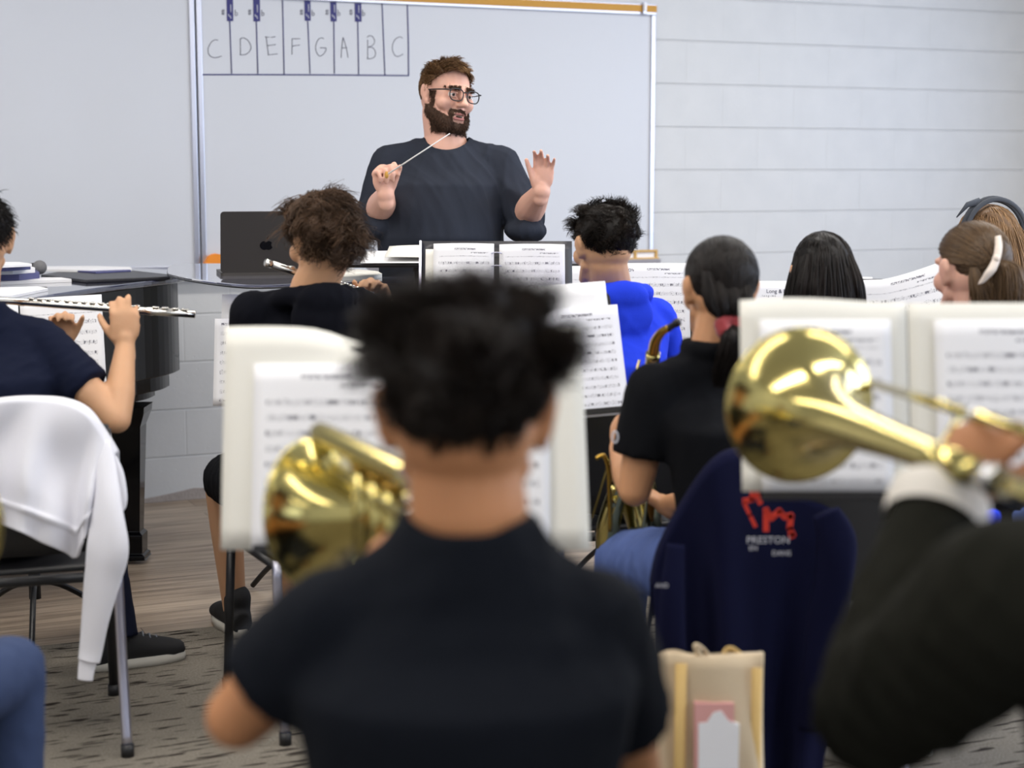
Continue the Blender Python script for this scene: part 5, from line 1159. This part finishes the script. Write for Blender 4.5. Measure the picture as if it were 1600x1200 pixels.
# ---------------------------------------------------------------- conductor
DC = 5.85
def conductor():
    H = P(698, 149, DC); Mh = headM(H, -144, -2, -7, 1.03)
    e = empty('person', (P(690, 300, DC).x, DC, 0), 'bearded conductor with glasses in a charcoal long-sleeve shirt, standing at the whiteboard', 'person')
    sc_ = DC/F
    r = Vector((1, 0, 0)); f = Vector((0, -1, 0))      # image right, towards the camera
    nk = P(695, 213, DC+.02)
    shL = P(610, 258, DC+.0); shR = P(779, 258, DC+.0)
    elL = P(592, 334, DC-.03); wrL = P(602, 304, DC-.25)
    elR = P(820, 340, DC-.05); wrR = P(846, 299, DC-.24)
    b = MB(); head(b, Mh, 1, .9)
    cap_(b, Mh@Vector((0, -.02, -.06)), nk, .068, .072); cap_(b, nk, nk-ZV*.06, .072, .09)
    for s in (shL, shR): cap_(b, nk-ZV*.05, s, .042, .046)
    pel = Vector((P(690, 420, DC).x, DC, .98)); belly = Vector((P(688, 380, DC).x, DC-.03, 1.18)); ch = Vector((P(692, 300, DC).x, DC-.01, 1.36)); sm = (shL+shR)/2
    def secs(g): return [(pel-ZV*.10, r*(.185+g), f*(.135+g)), (pel, r*(.200+g), f*(.150+g)), (belly, r*(.208+g), f*(.175+g)), (belly.lerp(ch, .5), r*(.205+g), f*(.165+g)), (ch, r*(.205+g), f*(.148+g)), (sm-ZV*.02, r*(.185+g), f*(.115+g)), (sm+ZV*.035, r*(.125+g), f*(.085+g)), (nk-ZV*.02, r*(.085+g), f*(.07+g))]
    loft(b, secs(-.012))
    limb(b, [shL, shL.lerp(elL, .5), elL, elL.lerp(wrL, .45), wrL], [.062, .060, .052, .050, .031]); limb(b, [shR, shR.lerp(elR, .5), elR, elR.lerp(wrR, .45), wrR], [.062, .060, .052, .050, .031])
    hand(b, wrL, (-.10, -.15, .95), (.50, -.85, .05), (.85, -.10, .30), s=1.02, per=[(62, 70, 30), (78, 78, 30), (84, 80, 30), (84, 75, 30)], thumb=(.30, .85, .45), thumbcurl=35, spread=1)
    hand(b, wrR, (.10, -.10, 1), (-.10, -1, .1), (-1, .1, .15), s=.92, per=[(14, 26, 20), (18, 28, 22), (22, 30, 22), (16, 26, 20)], thumb=(.42, .9, .12), thumbcurl=4, spread=6)
    kn = {}; 
    for s in (-1, 1):
        hp = pel+r*s*.10-ZV*.06; k_ = Vector((pel.x+s*.12, DC-.01, .50)); an = Vector((pel.x+s*.14, DC+.03, .09)); kn[s] = (hp, k_, an); limb(b, [hp, k_, an], [.105, .062, .042]); limb(b, [an, an+f*.12-ZV*.05], [.04, .03])
    V, Nn, Fc = remesh(b, .0042, 4, .5); V = sculpt(V, Mh, FACE+[((0, .112, -.045), (.010, .012, .006), (0, -.004, 0))])
    mk('body', V, Fc, M['skin_fair'], e)
    # eyes
    for s_ in (-1, 1):
        eo_ = MB(); ell(eo_, Mh@Vector((s_*.032, .0775, -.001)), (.0128,)*3, Mh.to_3x3().normalized()); ey = eo_.mk('eye', M['eye_white'], e)
        gz = Vector((.10, 1, -.10)).normalized(); c = Vector((s_*.032, .0775, -.001))+gz*.0118
        ib = MB(); t_ = (Mh.to_3x3()@gz).normalized(); cw = Mh@c; ib.tube([cw-t_*.001, cw+t_*.0018], [.0062, .0050], 16); ib.mk('iris', M['iris'], ey)
        lb_ = MB(); cap_(lb_, Mh@Vector((s_*.020, .0885, .006)), Mh@Vector((s_*.043, .0835, .006)), .0042, .0038); V2, N2, F2 = remesh(lb_, .0015, 2); mk('eyelid', V2, F2, M['skin_fair'], e)
        lb_ = MB(); cap_(lb_, Mh@Vector((s_*.020, .0865, -.0095)), Mh@Vector((s_*.043, .0825, -.0085)), .0030, .0028); V2, N2, F2 = remesh(lb_, .0015, 2); mk('lower_eyelid', V2, F2, M['skin_fair'], e)
    lb_ = MB(); cap_(lb_, Mh@Vector((-.019, .0905, -.0645)), Mh@Vector((0, .0945, -.0625)), .0028, .0036); cap_(lb_, Mh@Vector((0, .0945, -.0625)), Mh@Vector((.019, .0905, -.0645)), .0036, .0028)
    lb_2 = MB(); cap_(lb_2, Mh@Vector((-.017, .0885, -.0785)), Mh@Vector((.017, .0885, -.0785)), .0048, .0048)
    for q_ in (lb_, lb_2): V2, N2, F2 = remesh(q_, .0015, 2); mk('lip', V2, F2, M['lips'], e)
    mb_ = MB(); ell(mb_, Mh@Vector((0, .0895, -.0715)), (.013, .004, .0045), Mh.to_3x3().normalized()); mb_.mk('mouth_opening', M['iris'], e)
    # beard, moustache, brows, stubble
    def beard(L):
        x, y, z = L[:, 0], L[:, 1], L[:, 2]; jaw = (z < -.052-.0*x)&(z > -.155)&(y > -.004+.0*z)&(np.abs(x) < .09)
        side = (np.abs(x) > .050)&(z < .002)&(z > -.14)&(y > .004)&(y < .050)&(z < .012-(y-.004)*1.1)
        mou = (np.abs(x) < .031)&(z < -.0465)&(z > -.0605)&(y > .07); chin = (z < -.088)&(y > .02)
        lipz = ((x/.024)**2+((z+.0735)/.0155)**2 < 1)&(y > .06); neck_ = (y < .02)&(z < -.105)
        cheek = (np.abs(x) < .054-.0)&(z > -.062)&(y > .04)
        ax = np.abs(x); zc = np.interp(ax, [0, .020, .030, .040, .050, .060, .070, .078], [-.090, -.088, -.075, -.068, -.062, -.054, -.046, -.040])
        main = (z < zc)&(z > -.130)&(y > .002)&(y < .135)&(ax < .086); side = (ax > .058)&(y < .034-.10*np.maximum(0, z+.03))&(y > .010)&(z < .010)&(z > -.10)
        conn = (ax > .021)&(ax < .033)&(z < -.050)&(z > -.095)&(y > .055); return (main|side|mou|conn).astype(float)
        chin &= (z > -.150)&(np.abs(x) < .07); m_ = ((jaw&~cheek)|side|mou|chin)&~(lipz&~mou)&~neck_&(np.abs(x) < .083)&(y < .135)&(z > -.134); return m_.astype(float)
    surf_hair('beard', V, Nn, Mh, beard, M['beard'], e, .0065, .0007, 7000, 3, .6, .0012, Fc)
    def brow(L):
        x, y, z = np.abs(L[:, 0]), L[:, 1], L[:, 2]; return ((x > .012)&(x < .050)&(z > .0185+.05*(x-.03))&(z < .0265-.25*np.maximum(0, x-.036))&(y > .05)&(y < .13)).astype(float)
    surf_hair('eyebrows', V, Nn, Mh, brow, M['beard'], e, .008, .0008, 700, 4, .1, .0012, Fc)
    line = [(0, .66), (30, .60), (50, .42), (62, .28), (74, .10), (84, -.30), (92, -.30), (97, .02), (108, -.05), (116, -.55), (180, -.72)]
    hair('hair', Mh, M['hair_light'], e, line, 4600, 8, .034, .4, .22, .10, .30, .0025, 1, .0010, .03, seed=8, sweep=(.35, .75, .02), toplen=1.5, sidelen=.45, clump=60)
    # glasses
    gl = MB()
    def lens_loop(cx_):
        out = []
        for i in range(29):
            q = 2*PI*i/28; x = .0255*math.copysign(abs(math.cos(q))**.62, math.cos(q)); z = .0195*math.copysign(abs(math.sin(q))**.72, math.sin(q)); x *= 1-.10*(z < 0)*abs(z)/.02; yy = .112-.22*abs(cx_+x)**1.3; out.append(Vector((cx_+x, yy, -.003+z)))
        return out
    for s_ in (-1, 1):
        lp_ = lens_loop(s_*.0335); gl.tube([Mh@v for v in lp_], .0021, 8, cap=False)
    gl.tube([Mh@Vector(v) for v in ((-.009, .110, .006), (0, .1135, .009), (.009, .110, .006))], .0022, 8)
    for s_ in (-1, 1): gl.tube([Mh@Vector(v) for v in ((s_*.058, .1055, .010), (s_*.071, .098, .010), (s_*.079, .05, .009), (s_*.080, .005, .008), (s_*.080, -.016, -.010))], .0024, 8)
    gm = gl.mk('eyeglasses', M['black_plastic'], e)
    for s_ in (-1, 1): lp_ = lens_loop(s_*.0335)[:-1]; mk('lens', [Mh@v for v in lp_]+[Mh@(v+Vector((0, .0012, 0))) for v in lp_], [tuple(range(28)), tuple(range(55, 27, -1))]+[(i, (i+1) % 28, 28+(i+1) % 28, 28+i) for i in range(28)], M['lens'], gm)
    # shirt
    g = MB(); loft(g, secs(.014)[1:]); 
    for s in (shL, shR): cap_(g, nk-ZV*.035, s, .050, .066)
    cfL = elL.lerp(wrL, .14); cfR = elR.lerp(wrR, .20)
    limb(g, [shL, shL.lerp(elL, .55), elL], [.072, .080, .078]); g.tube([elL-(wrL-elL)*.1, elL.lerp(wrL, .26)], [.074, .068], 20)
    limb(g, [shR, shR.lerp(elR, .55), elR], [.072, .078, .072]); g.tube([elR-(wrR-elR)*.1, elR.lerp(wrR, .26)], [.070, .064], 20)
    # the loose drop of the pushed-up sleeves
    ell(g, elL+Vector((.004, -.05, -.044)), (.080, .075, .046)); ell(g, elR+Vector((.0, -.05, -.042)), (.072, .075, .042))
    nc = P(695, 222, DC-.06)
    garment('shirt', g, M['tee_charcoal'], e, .0062, 4, .0032, 11, [(P(697, 197, DC-.09), (.098, .22, .080), None)], .005, .8, vert=.75)
    g = MB(); ring = []
    for s in (-1, 1):
        hp, k_, an = kn[s]; limb(g, [hp, k_, an+ZV*.02], [.125, .085, .066])
    loft(g, [(pel-ZV*.14, r*.19, f*.14), (pel+ZV*.02, r*.205, f*.158)]); garment('trousers', g, M['dark_jeans'], e, .010, 4, .003, 6)
    for s in (-1, 1): shoe(kn[s][2], f, e, M['sneaker'])
    # baton
    tip = P(703, 208.5, DC-.42); butt = P(606, 272, DC-.335); d = (tip-butt).normalized()
    ba = empty('baton', butt, 'thin white baton in the right hand of the conductor', 'baton'); MB().tube([butt, tip], [.0030, .0016], 8).mk('shaft', M['baton'], ba)
    gb = MB(); ell(gb, butt-d*.005, (.007, .007, .012)); gb.mk('grip', M['cork'], ba)
conductor()

# ---------------------------------------------------------------- nearest student, seen from behind
J = seated(727, 640, 1.86, 0, 0, -4, 0, 1.12, .02, 1.06)
J['nk'] = P(732, 800, 1.83); J['sh'] = {-1: P(522, 972, 1.82), 1: P(925, 972, 1.84)}
J['el'] = {-1: P(395, 1150, 1.90), 1: P(985, 1200, 1.95)}; J['wr'] = {-1: P(560, 905, 2.08), 1: P(700, 930, 2.12)}
J['el'][-1] = P(372, 1120, 1.86); J['wr'][-1] = P(560, 930, 2.05)
J['hand'] = {-1: dict(f=(.45, .45, .75), n=(.6, .3, -.5), side=(-.3, -.5, .6), curls=(50, 45, 30), s=.95), 1: dict(f=(-.8, .3, .5), n=(-.3, -.2, -.9), side=(0, -.3, 1), curls=(50, 45, 30), s=.95)}
def hf(J, e): hair('hair', J['Mh'], M['hair_dark'], e, [(0, .3), (60, .1), (78, .10), (100, .12), (112, -.25), (140, -.68), (180, -.76)], 9000, 9, 1.0, .4, .6, -.05, .75, .005, 1.2, .0010, .03, seed=21, zl=[(-.8, .006), (-.45, .010), (-.1, .022), (.2, .050), (.55, .056), (.8, .036), (1, .030)], clump=130, cw=(.22, 1.2))
build_person('student nearest the camera, dark tousled hair, dark t-shirt, seen from behind', J, M['skin_tan'], hf, 'tee', M['tee_dark'], M['dark_jeans'], sleeve=.66, vox=.005, seed=31, armr=1.03, neckcut=(.004, .10), wr=.0018)
make_chair(J['pel'].x, J['pel'].y+.02, 0, 'black band chair under the nearest student')

# ---------------------------------------------------------------- curly flute player in the black hoodie
J = seated(503, 372, 4.42, 26, 40, -10, 0, 1.0, .02, 1.08)
J['sh'] = {-1: P(396, 492, 4.40), 1: P(560, 486, 4.56)}; J['nk'] = P(488, 452, 4.42)
J['wr'] = {-1: P(520, 508, 4.66), 1: P(592, 498, 4.70)}; J['el'] = {-1: P(400, 600, 4.50), 1: P(600, 590, 4.55)}
J['hand'] = {1: dict(f=(.0, -.05, 1), n=(-.3, -.9, .1), side=(-1, .2, 0), curls=(45, 50, 30)), -1: dict(f=(.5, .2, .8), n=(.4, -.9, 0), side=(.6, .2, .6), curls=(45, 50, 30))}
J['short'] = True
J['knee'][-1] = P(346, 745, 4.93); J['ank'][-1] = P(368, 965, 4.98)
J['knee'][1] = P(458, 770, 4.86); J['ank'][1] = P(450, 975, 4.84)
def hf(J, e): hair('hair', J['Mh'], M['hair_brown'], e, [(0, .3), (60, .12), (78, .05), (92, .02), (104, -.55), (180, -.92)], 6500, 12, .078, .4, .5, .50, .95, .012, 1.6, .0011, .04, seed=12, clump=120, toplen=.72, sidelen=.9, capr=.97, cw=(.18, 1.1))
build_person('flute player with curly brown hair and a black hoodie, turned to the left', J, M['skin_warm'], hf, 'hood', M['hood_black'], M['tee_black'], sleeve=1, seed=41, wr=.0026)
make_chair(J['pel'].x-.035, J['pel'].y+.02, 26, 'black band chair of the curly-haired flute player, one dark leg in view')

# ---------------------------------------------------------------- flute player at the left edge
J = seated(-36, 372, 4.22, 12, 20, -4, 0, 1.0, .03, 1.04)
J['sh'] = {-1: P(-120, 520, 4.20), 1: P(62, 535, 4.24)}; J['nk'] = P(-40, 472, 4.20)
J['el'] = {1: P(182, 655, 4.16), -1: P(-60, 640, 4.40)}; J['wr'] = {1: P(196, 540, 4.28), -1: P(92, 545, 4.50)}
J['hand'] = {1: dict(f=(-.02, .10, 1), n=(-.25, .95, .05), side=(-1, -.2, .0), per=[(40, 55, 30), (30, 55, 30), (15, 50, 30), (45, 45, 30)], s=1.0, thumb=(.5, .6, .5)),
             -1: dict(f=(.10, -.05, 1), n=(.3, -.9, 0), side=(.9, .3, 0), curls=(45, 50, 30), s=.9)}
J['knee'] = {-1: P(-50, 800, 4.50), 1: P(150, 815, 4.72)}; J['ank'] = {-1: P(-50, 1010, 4.55), 1: P(186, 994, 4.62)}; J['fdir'] = {1: Vector((.86, .5, 0))}
def hf(J, e): hair('hair', J['Mh'], M['hair_black'], e, MALE, 1800, 7, .04, .4, .4, .3, .3, .003, 1, .0012, .03, seed=9, sidelen=.6)
build_person('flute player in a navy t-shirt at the left edge, bare elbow bent', J, M['skin_warm'], hf, 'tee', M['tee_navy'], M['dark_jeans'], sleeve=.62, seed=51, wr=.0022, armr=1.0)
make_chair(-1.235, 4.11, 17, 'band chair at left with the white sweatshirt over its back')

# ---------------------------------------------------------------- blue hoodie
J = seated(942, 382, 4.72, 14, 26, -6, 0, .98, .02, .92)
J['nk'] = P(955, 448, 4.74); J['sh'] = {-1: P(895, 492, 4.70), 1: P(1022, 500, 4.80)}
J['el'][1] = P(1052, 590, 4.9); J['wr'][1] = P(1000, 600, 5.05); J['wr'][-1] = P(965, 600, 4.95)
def hf(J, e): hair('hair', J['Mh'], M['hair_dark'], e, [(0, .3), (60, .2), (78, .0), (90, .05), (108, -.40), (140, -.62), (180, -.66)], 5000, 9, 1.0, .35, .5, .1, .8, .006, 1.3, .0010, .03, seed=15, zl=[(-.7, .010), (-.1, .020), (.25, .038), (.6, .040), (1, .024)], clump=80, cw=(.2, 1.25), sweep=(0, .1, 0))
build_person('player in a royal blue hoodie with short dark curly hair', J, M['skin_warm'], hf, 'hood', M['hood_blue'], M['green_dark'], seed=61, wr=.003)
make_chair(J['pel'].x, J['pel'].y+.02, 14, 'black band chair under the blue hoodie player')

# ---------------------------------------------------------------- saxophonist
J = seated(1124, 448, 3.72, 20, 15, -4, 0, .97, .03, .88)
J['nk'] = P(1118, 545, 3.70); J['sh'] = {-1: P(1022, 610, 3.66), 1: P(1185, 600, 3.78)}; J['k'] = 1
J['el'] = {-1: P(992, 765, 3.66), 1: P(1175, 770, 3.80)}; J['wr'] = {-1: P(968, 700, 3.84), 1: P(1040, 790, 3.98)}
J['knee'][-1] = P(972, 872, 4.02); J['ank'][-1] = Vector((J['knee'][-1].x, J['knee'][-1].y, .09))
J['hand'] = {-1: dict(f=(0, .6, .7), n=(.8, .3, -.3), side=(0, -.5, .8), curls=(45, 50, 30), s=.9), 1: dict(f=(-.5, .6, .3), n=(-.5, .2, -.6), side=(-.3, 0, .9), curls=(45, 50, 30), s=.9)}
TIE = np.array([-.022, -.106, -.082])
def hf(J, e):
    tl = tail_strands(TIE, [(-.022, -.108, -.082), (-.018, -.135, -.105), (-.022, -.130, -.15), (-.032, -.115, -.19), (-.044, -.105, -.225)], [.012, .030, .036, .030, .012], 1100, width=.0016)
    hair('hair', J['Mh'], M['hair_black'], e, FEM[:5]+[(112, -.70), (140, -.92), (180, -.96)], 4200, 10, .24, .15, .1, .1, .05, .0, 1, .0013, .035, target=tuple(TIE), seed=17, extra=join_ex(tl, *[tail_strands(None, [(x, -.080, .035), (x*1.0, -.112+2.5*x*x, -.02), (x*.7-.008, -.118+2*x*x, -.055), (-.020, -.108, -.080)], [.012, .022, .020, .009], 240, seed=int(300+x*1000), width=.0013, fray=.3) for x in (-.06, -.035, -.01, .015)]), capk=.10)
    Mh = J['Mh']; b = MB(); c = Vector(TIE)+Vector((.002, -.010, -.008)); q = []
    for i in range(25): a_ = 2*PI*i/24; q.append(Mh@(c+Vector((math.cos(a_)*.022, math.sin(a_)*.016*.5, math.sin(a_)*.018))))
    for a0, a1, k_ in zip(q[:-1], q[1:], range(24)): cap_(b, a0, a1, .013+.003*(k_ % 3), .013+.003*((k_+1) % 3), 8)
    V_, N_, F_ = remesh(b, .004, 2); mk('scrunchie', V_, F_, M['red_scrunchie'], e, label='dark red velvet scrunchie')
build_person('saxophonist with a dark ponytail and red scrunchie, in a black polo top', J, M['skin_olive'], hf, 'polo', M['tee_black'], M['denim_light'], sleeve=.66, seed=71, armr=1.02, neckcut=(-.030, .0), wr=.002)
b = MB(); q = [P(961+4.5*math.sin(a_), 683+9*math.cos(a_), 3.590) for a_ in [2*PI*i/16 for i in range(17)]]; b.tube(q, .0022, 6); b.mk('sleeve_emblem', M['white_print'], J['e'], label='small grey ring emblem')
make_chair(.595, 3.70, 6, 'band chair of the saxophonist with the navy jacket over its back')

# ---------------------------------------------------------------- long dark hair
def longhair(J, e, mt, seed, length=.34, n=2600, extra=None, line=FEM, width=.0015):
    hair('hair', J['Mh'], mt, e, line, n, 14, length, .12, .15, .55, .06, .0015, 1, width, .05, seed=seed, extra=extra, toplen=1.35, sidelen=.9)
J = seated(1284, 428, 4.52, 6, 2, -6, 0, .97, .02, .86)
def hf(J, e):
    ex = join_ex(*[tail_strands(None, [(x, -.085+.5*x*x, .05), (x*1.35, -.118+3*x*x, -.03), (x*1.5, -.110+3*x*x, -.11), (x*1.55, -.10, -.20), (x*1.5, -.10, -.26)], [.012, .020, .022, .022, .016], 260, seed=int(100+x*1000), width=.0014) for x in (-.055, -.03, 0, .03, .055)])
    longhair(J, e, M['hair_black'], 23, .30, 2600, ex)
build_person('player with long straight dark hair beside the lettered sheet', J, M['skin_warm'], hf, 'tee', M['tee_black'], M['dark_jeans'], seed=81)
make_chair(J['pel'].x-.03, J['pel'].y+.04, 6, 'black band chair under the long dark-haired player')

# ---------------------------------------------------------------- girl with the bow
J = seated(1517, 420, 4.12, 34, 20, -5, 0, 1.0, .02, .88)
J['knee'] = {-1: P(1350, 822, 3.84), 1: P(1425, 838, 3.95)}
for s in (-1, 1): J['wr'][s] = J['el'][s]+J['f']*.08-J['r']*s*.05+ZV*.18; J['ank'] = {s: Vector((J['knee'][s].x, J['knee'][s].y, .09)) for s in (-1, 1)}; J['hip'] = {-1: P(1500, 835, 4.02), 1: P(1550, 840, 4.15)}
TIE2 = np.array([-.010, -.100, .012])
def hf(J, e):
    tl = tail_strands(None, [(-.010, -.104, .018), (.012, -.128, .0), (.020, -.128, -.07), (.014, -.115, -.15), (.0, -.11, -.21)], [.014, .034, .042, .038, .018], 1300, width=.0016, fray=2)
    tl = join_ex(tl, *[tail_strands(None, [(x, -.085, .0), (x*1.1, -.112+2.5*x*x, -.05), (x*1.1+.01, -.105, -.10), (x+.015, -.10, -.16)], [.012, .022, .024, .014], 260, seed=int(400+x*1000), width=.0014, fray=1.5) for x in (-.05, -.02, .01, .04)])
    hair('hair', J['Mh'], M['hair_bow'], e, FEM[:5]+[(112, -.65), (140, -.9), (180, -.94)], 3600, 10, .20, .15, .1, .1, .05, 0, 1, .0013, .035, target=tuple(TIE2), seed=27, extra=tl, capk=.10)
    Mh = J['Mh']; b = MB(); V_ = []
    pts_ = [(-.006, -.118, .072), (-.014, -.130, .045), (-.026, -.137, .018), (-.046, -.139, -.012), (-.066, -.128, -.040)]; wd_ = [.006, .009, .010, .014, .005]
    for p_, w_ in zip(crv(pts_, 5), lin(wd_, 5)): V_ += [Mh@(Vector(p_)+Vector((-w_, .002, 0))), Mh@(Vector(p_)+Vector((w_, -.003, .003)))]
    n_ = len(V_)//2; o = mk('hair_bow', V_, [(2*i, 2*i+1, 2*i+3, 2*i+2) for i in range(n_-1)], M['ribbon'], e, label='cream ribbon bow'); s_ = o.modifiers.new('t', 'SOLIDIFY'); s_.thickness = .004
    b = MB(); ell(b, Mh@Vector((-.026, -.138, .020)), (.010, .008, .010)); b.mk('bow_knot', M['ribbon'], e)
build_person('player with a cream hair bow and mid-brown half ponytail at the right edge', J, M['skin_fair'], hf, 'tee', M['tee_black'], M['denim_light'], seed=91, neckcut=(-.02, 0))
make_chair(J['pel'].x+.03, J['pel'].y-.03, 34, 'black band chair under the player with the hair bow')
b = MB(); c = P(1514, 818, 3.72); ell(b, c, (.055, .05, .022)); ell(b, c+Vector((-.03, .0, -.012)), (.05, .05, .02)); cap_(b, c+Vector((-.05, 0, -.01)), c+Vector((.06, .02, .012)), .018, .02)
V_, N_, F_ = remesh(b, .006, 3); V_ = wrinkle(V_, N_, .003, 4, 1.2); mk('sweatshirt', V_, F_, M['hood_blue'], None, origin=c, label='bundle of royal blue cloth on the lap behind the trombone player\'s wrist', cat='sweatshirt')

# ---------------------------------------------------------------- player behind the bow, grey headscarf
J = seated(1540, 385, 5.30, 0, 12, -4, 0, 1.12, .02, .85)
def hf(J, e):
    hair('hair', J['Mh'], M['hair_light'], e, FEM, 2000, 9, .20, .15, .15, .3, .05, .0, 1, .0014, .05, seed=33)
    Mh = J['Mh']; b = MB()
    for r_, w_, zz in ((.096, .0105, .0), (.094, .008, -.022)):
        q = []
        for i in range(33):
            a_ = -1.25+PI*1.35*i/32-.3; q.append(Mh@Vector((r_*math.cos(a_+.35)*.98, -.045+zz, .028+r_*1.08*math.sin(a_+.35))))
        b.tube(q, w_, 8, flat=.45)
    b.mk('headband', M['cap_dark'], e, label='wide slate-grey headband')
    b = MB(); b.tube([Mh@Vector(v) for v in ((-.045, -.05, .125), (-.085, -.055, .115), (-.120, -.06, .080))], [.012, .009, .002], 8, flat=.4); b.mk('headband_tip', M['cap_dark'], e)
build_person('player with a slate-grey headband, mostly hidden behind the hair bow', J, M['skin_fair'], hf, 'tee', M['jacket_dark'], M['dark_jeans'], seed=95)
make_chair(J['pel'].x, J['pel'].y+.02, 0, 'black band chair under the player with the grey headband')

# ---------------------------------------------------------------- trombone player at the right
J = seated(1905, 560, 1.78, 8, 8, 0, 0, 1.0, .0, 1.3)
J['sh'] = {-1: P(1580, 945, 1.66), 1: P(2150, 985, 1.75)}; J['nk'] = P(1880, 800, 1.76)
J['el'] = {-1: P(1372, 1110, 1.78), 1: P(2180, 1150, 1.9)}; J['wr'] = {-1: P(1468, 782, 1.98), 1: P(1800, 850, 2.05)}
J['hand'] = {-1: dict(f=(.40, -.10, .62), n=(.5, .6, -.2), side=(.1, -.6, .7), per=[(18, 45, 30), (40, 60, 40), (55, 65, 40), (60, 65, 40)], s=1.08, thumb=(.4, .9, .2), thumbcurl=30)}
def hf(J, e): hair('hair', J['Mh'], M['hair_dark'], e, MALE, 1500, 7, .04, .4, .4, .1, .4, .004, 1, .0015, .03, seed=39, sidelen=.5)
build_person('trombone player at the right edge in a dark fleece with a pale cuff', J, M['skin_brown'], hf, 'long', M['jacket_dark'], M['dark_jeans'], seed=99, armr=1.42, wr=.0035)
make_chair(J['pel'].x, J['pel'].y+.02, 8, 'black band chair under the trombone player at the right edge')
cu_ = J['el'][-1].lerp(J['wr'][-1], .93); dr = (J['wr'][-1]-J['el'][-1]).normalized()
cu_ = J['el'][-1].lerp(J['wr'][-1], .965)
MB().tube([cu_-dr*.03, cu_, cu_+dr*.016, cu_+dr*.022, cu_+dr*.014], [.060, .062, .060, .052, .042], 28, cap=False).mk('cuff', M['cuff_grey'], J['e'])

# ---------------------------------------------------------------- player at the left edge, only a knee in view
J = seated(-420, 560, 2.45, -4, -4, -4, 0, 1.0, .02, 1.0)
J['knee'] = {-1: P(-190, 1080, 3.0), 1: P(14, 1050, 3.04)}; J['ank'] = {-1: Vector((J['knee'][-1].x, 3.0, .09)), 1: Vector((J['knee'][1].x, 3.0, .09))}
def hf(J, e): hair('hair', J['Mh'], M['hair_dark'], e, MALE, 1200, 7, .04, .4, .4, .1, .4, .004, 1, .0015, .03, seed=43)
build_person('player at the lower left edge, only a knee in blue jeans in view', J, M['skin_warm'], hf, 'tee', M['tee_black'], M['denim'], seed=103)
make_chair(J['pel'].x, J['pel'].y+.02, -4, 'black band chair under the player whose knee shows at the lower left')
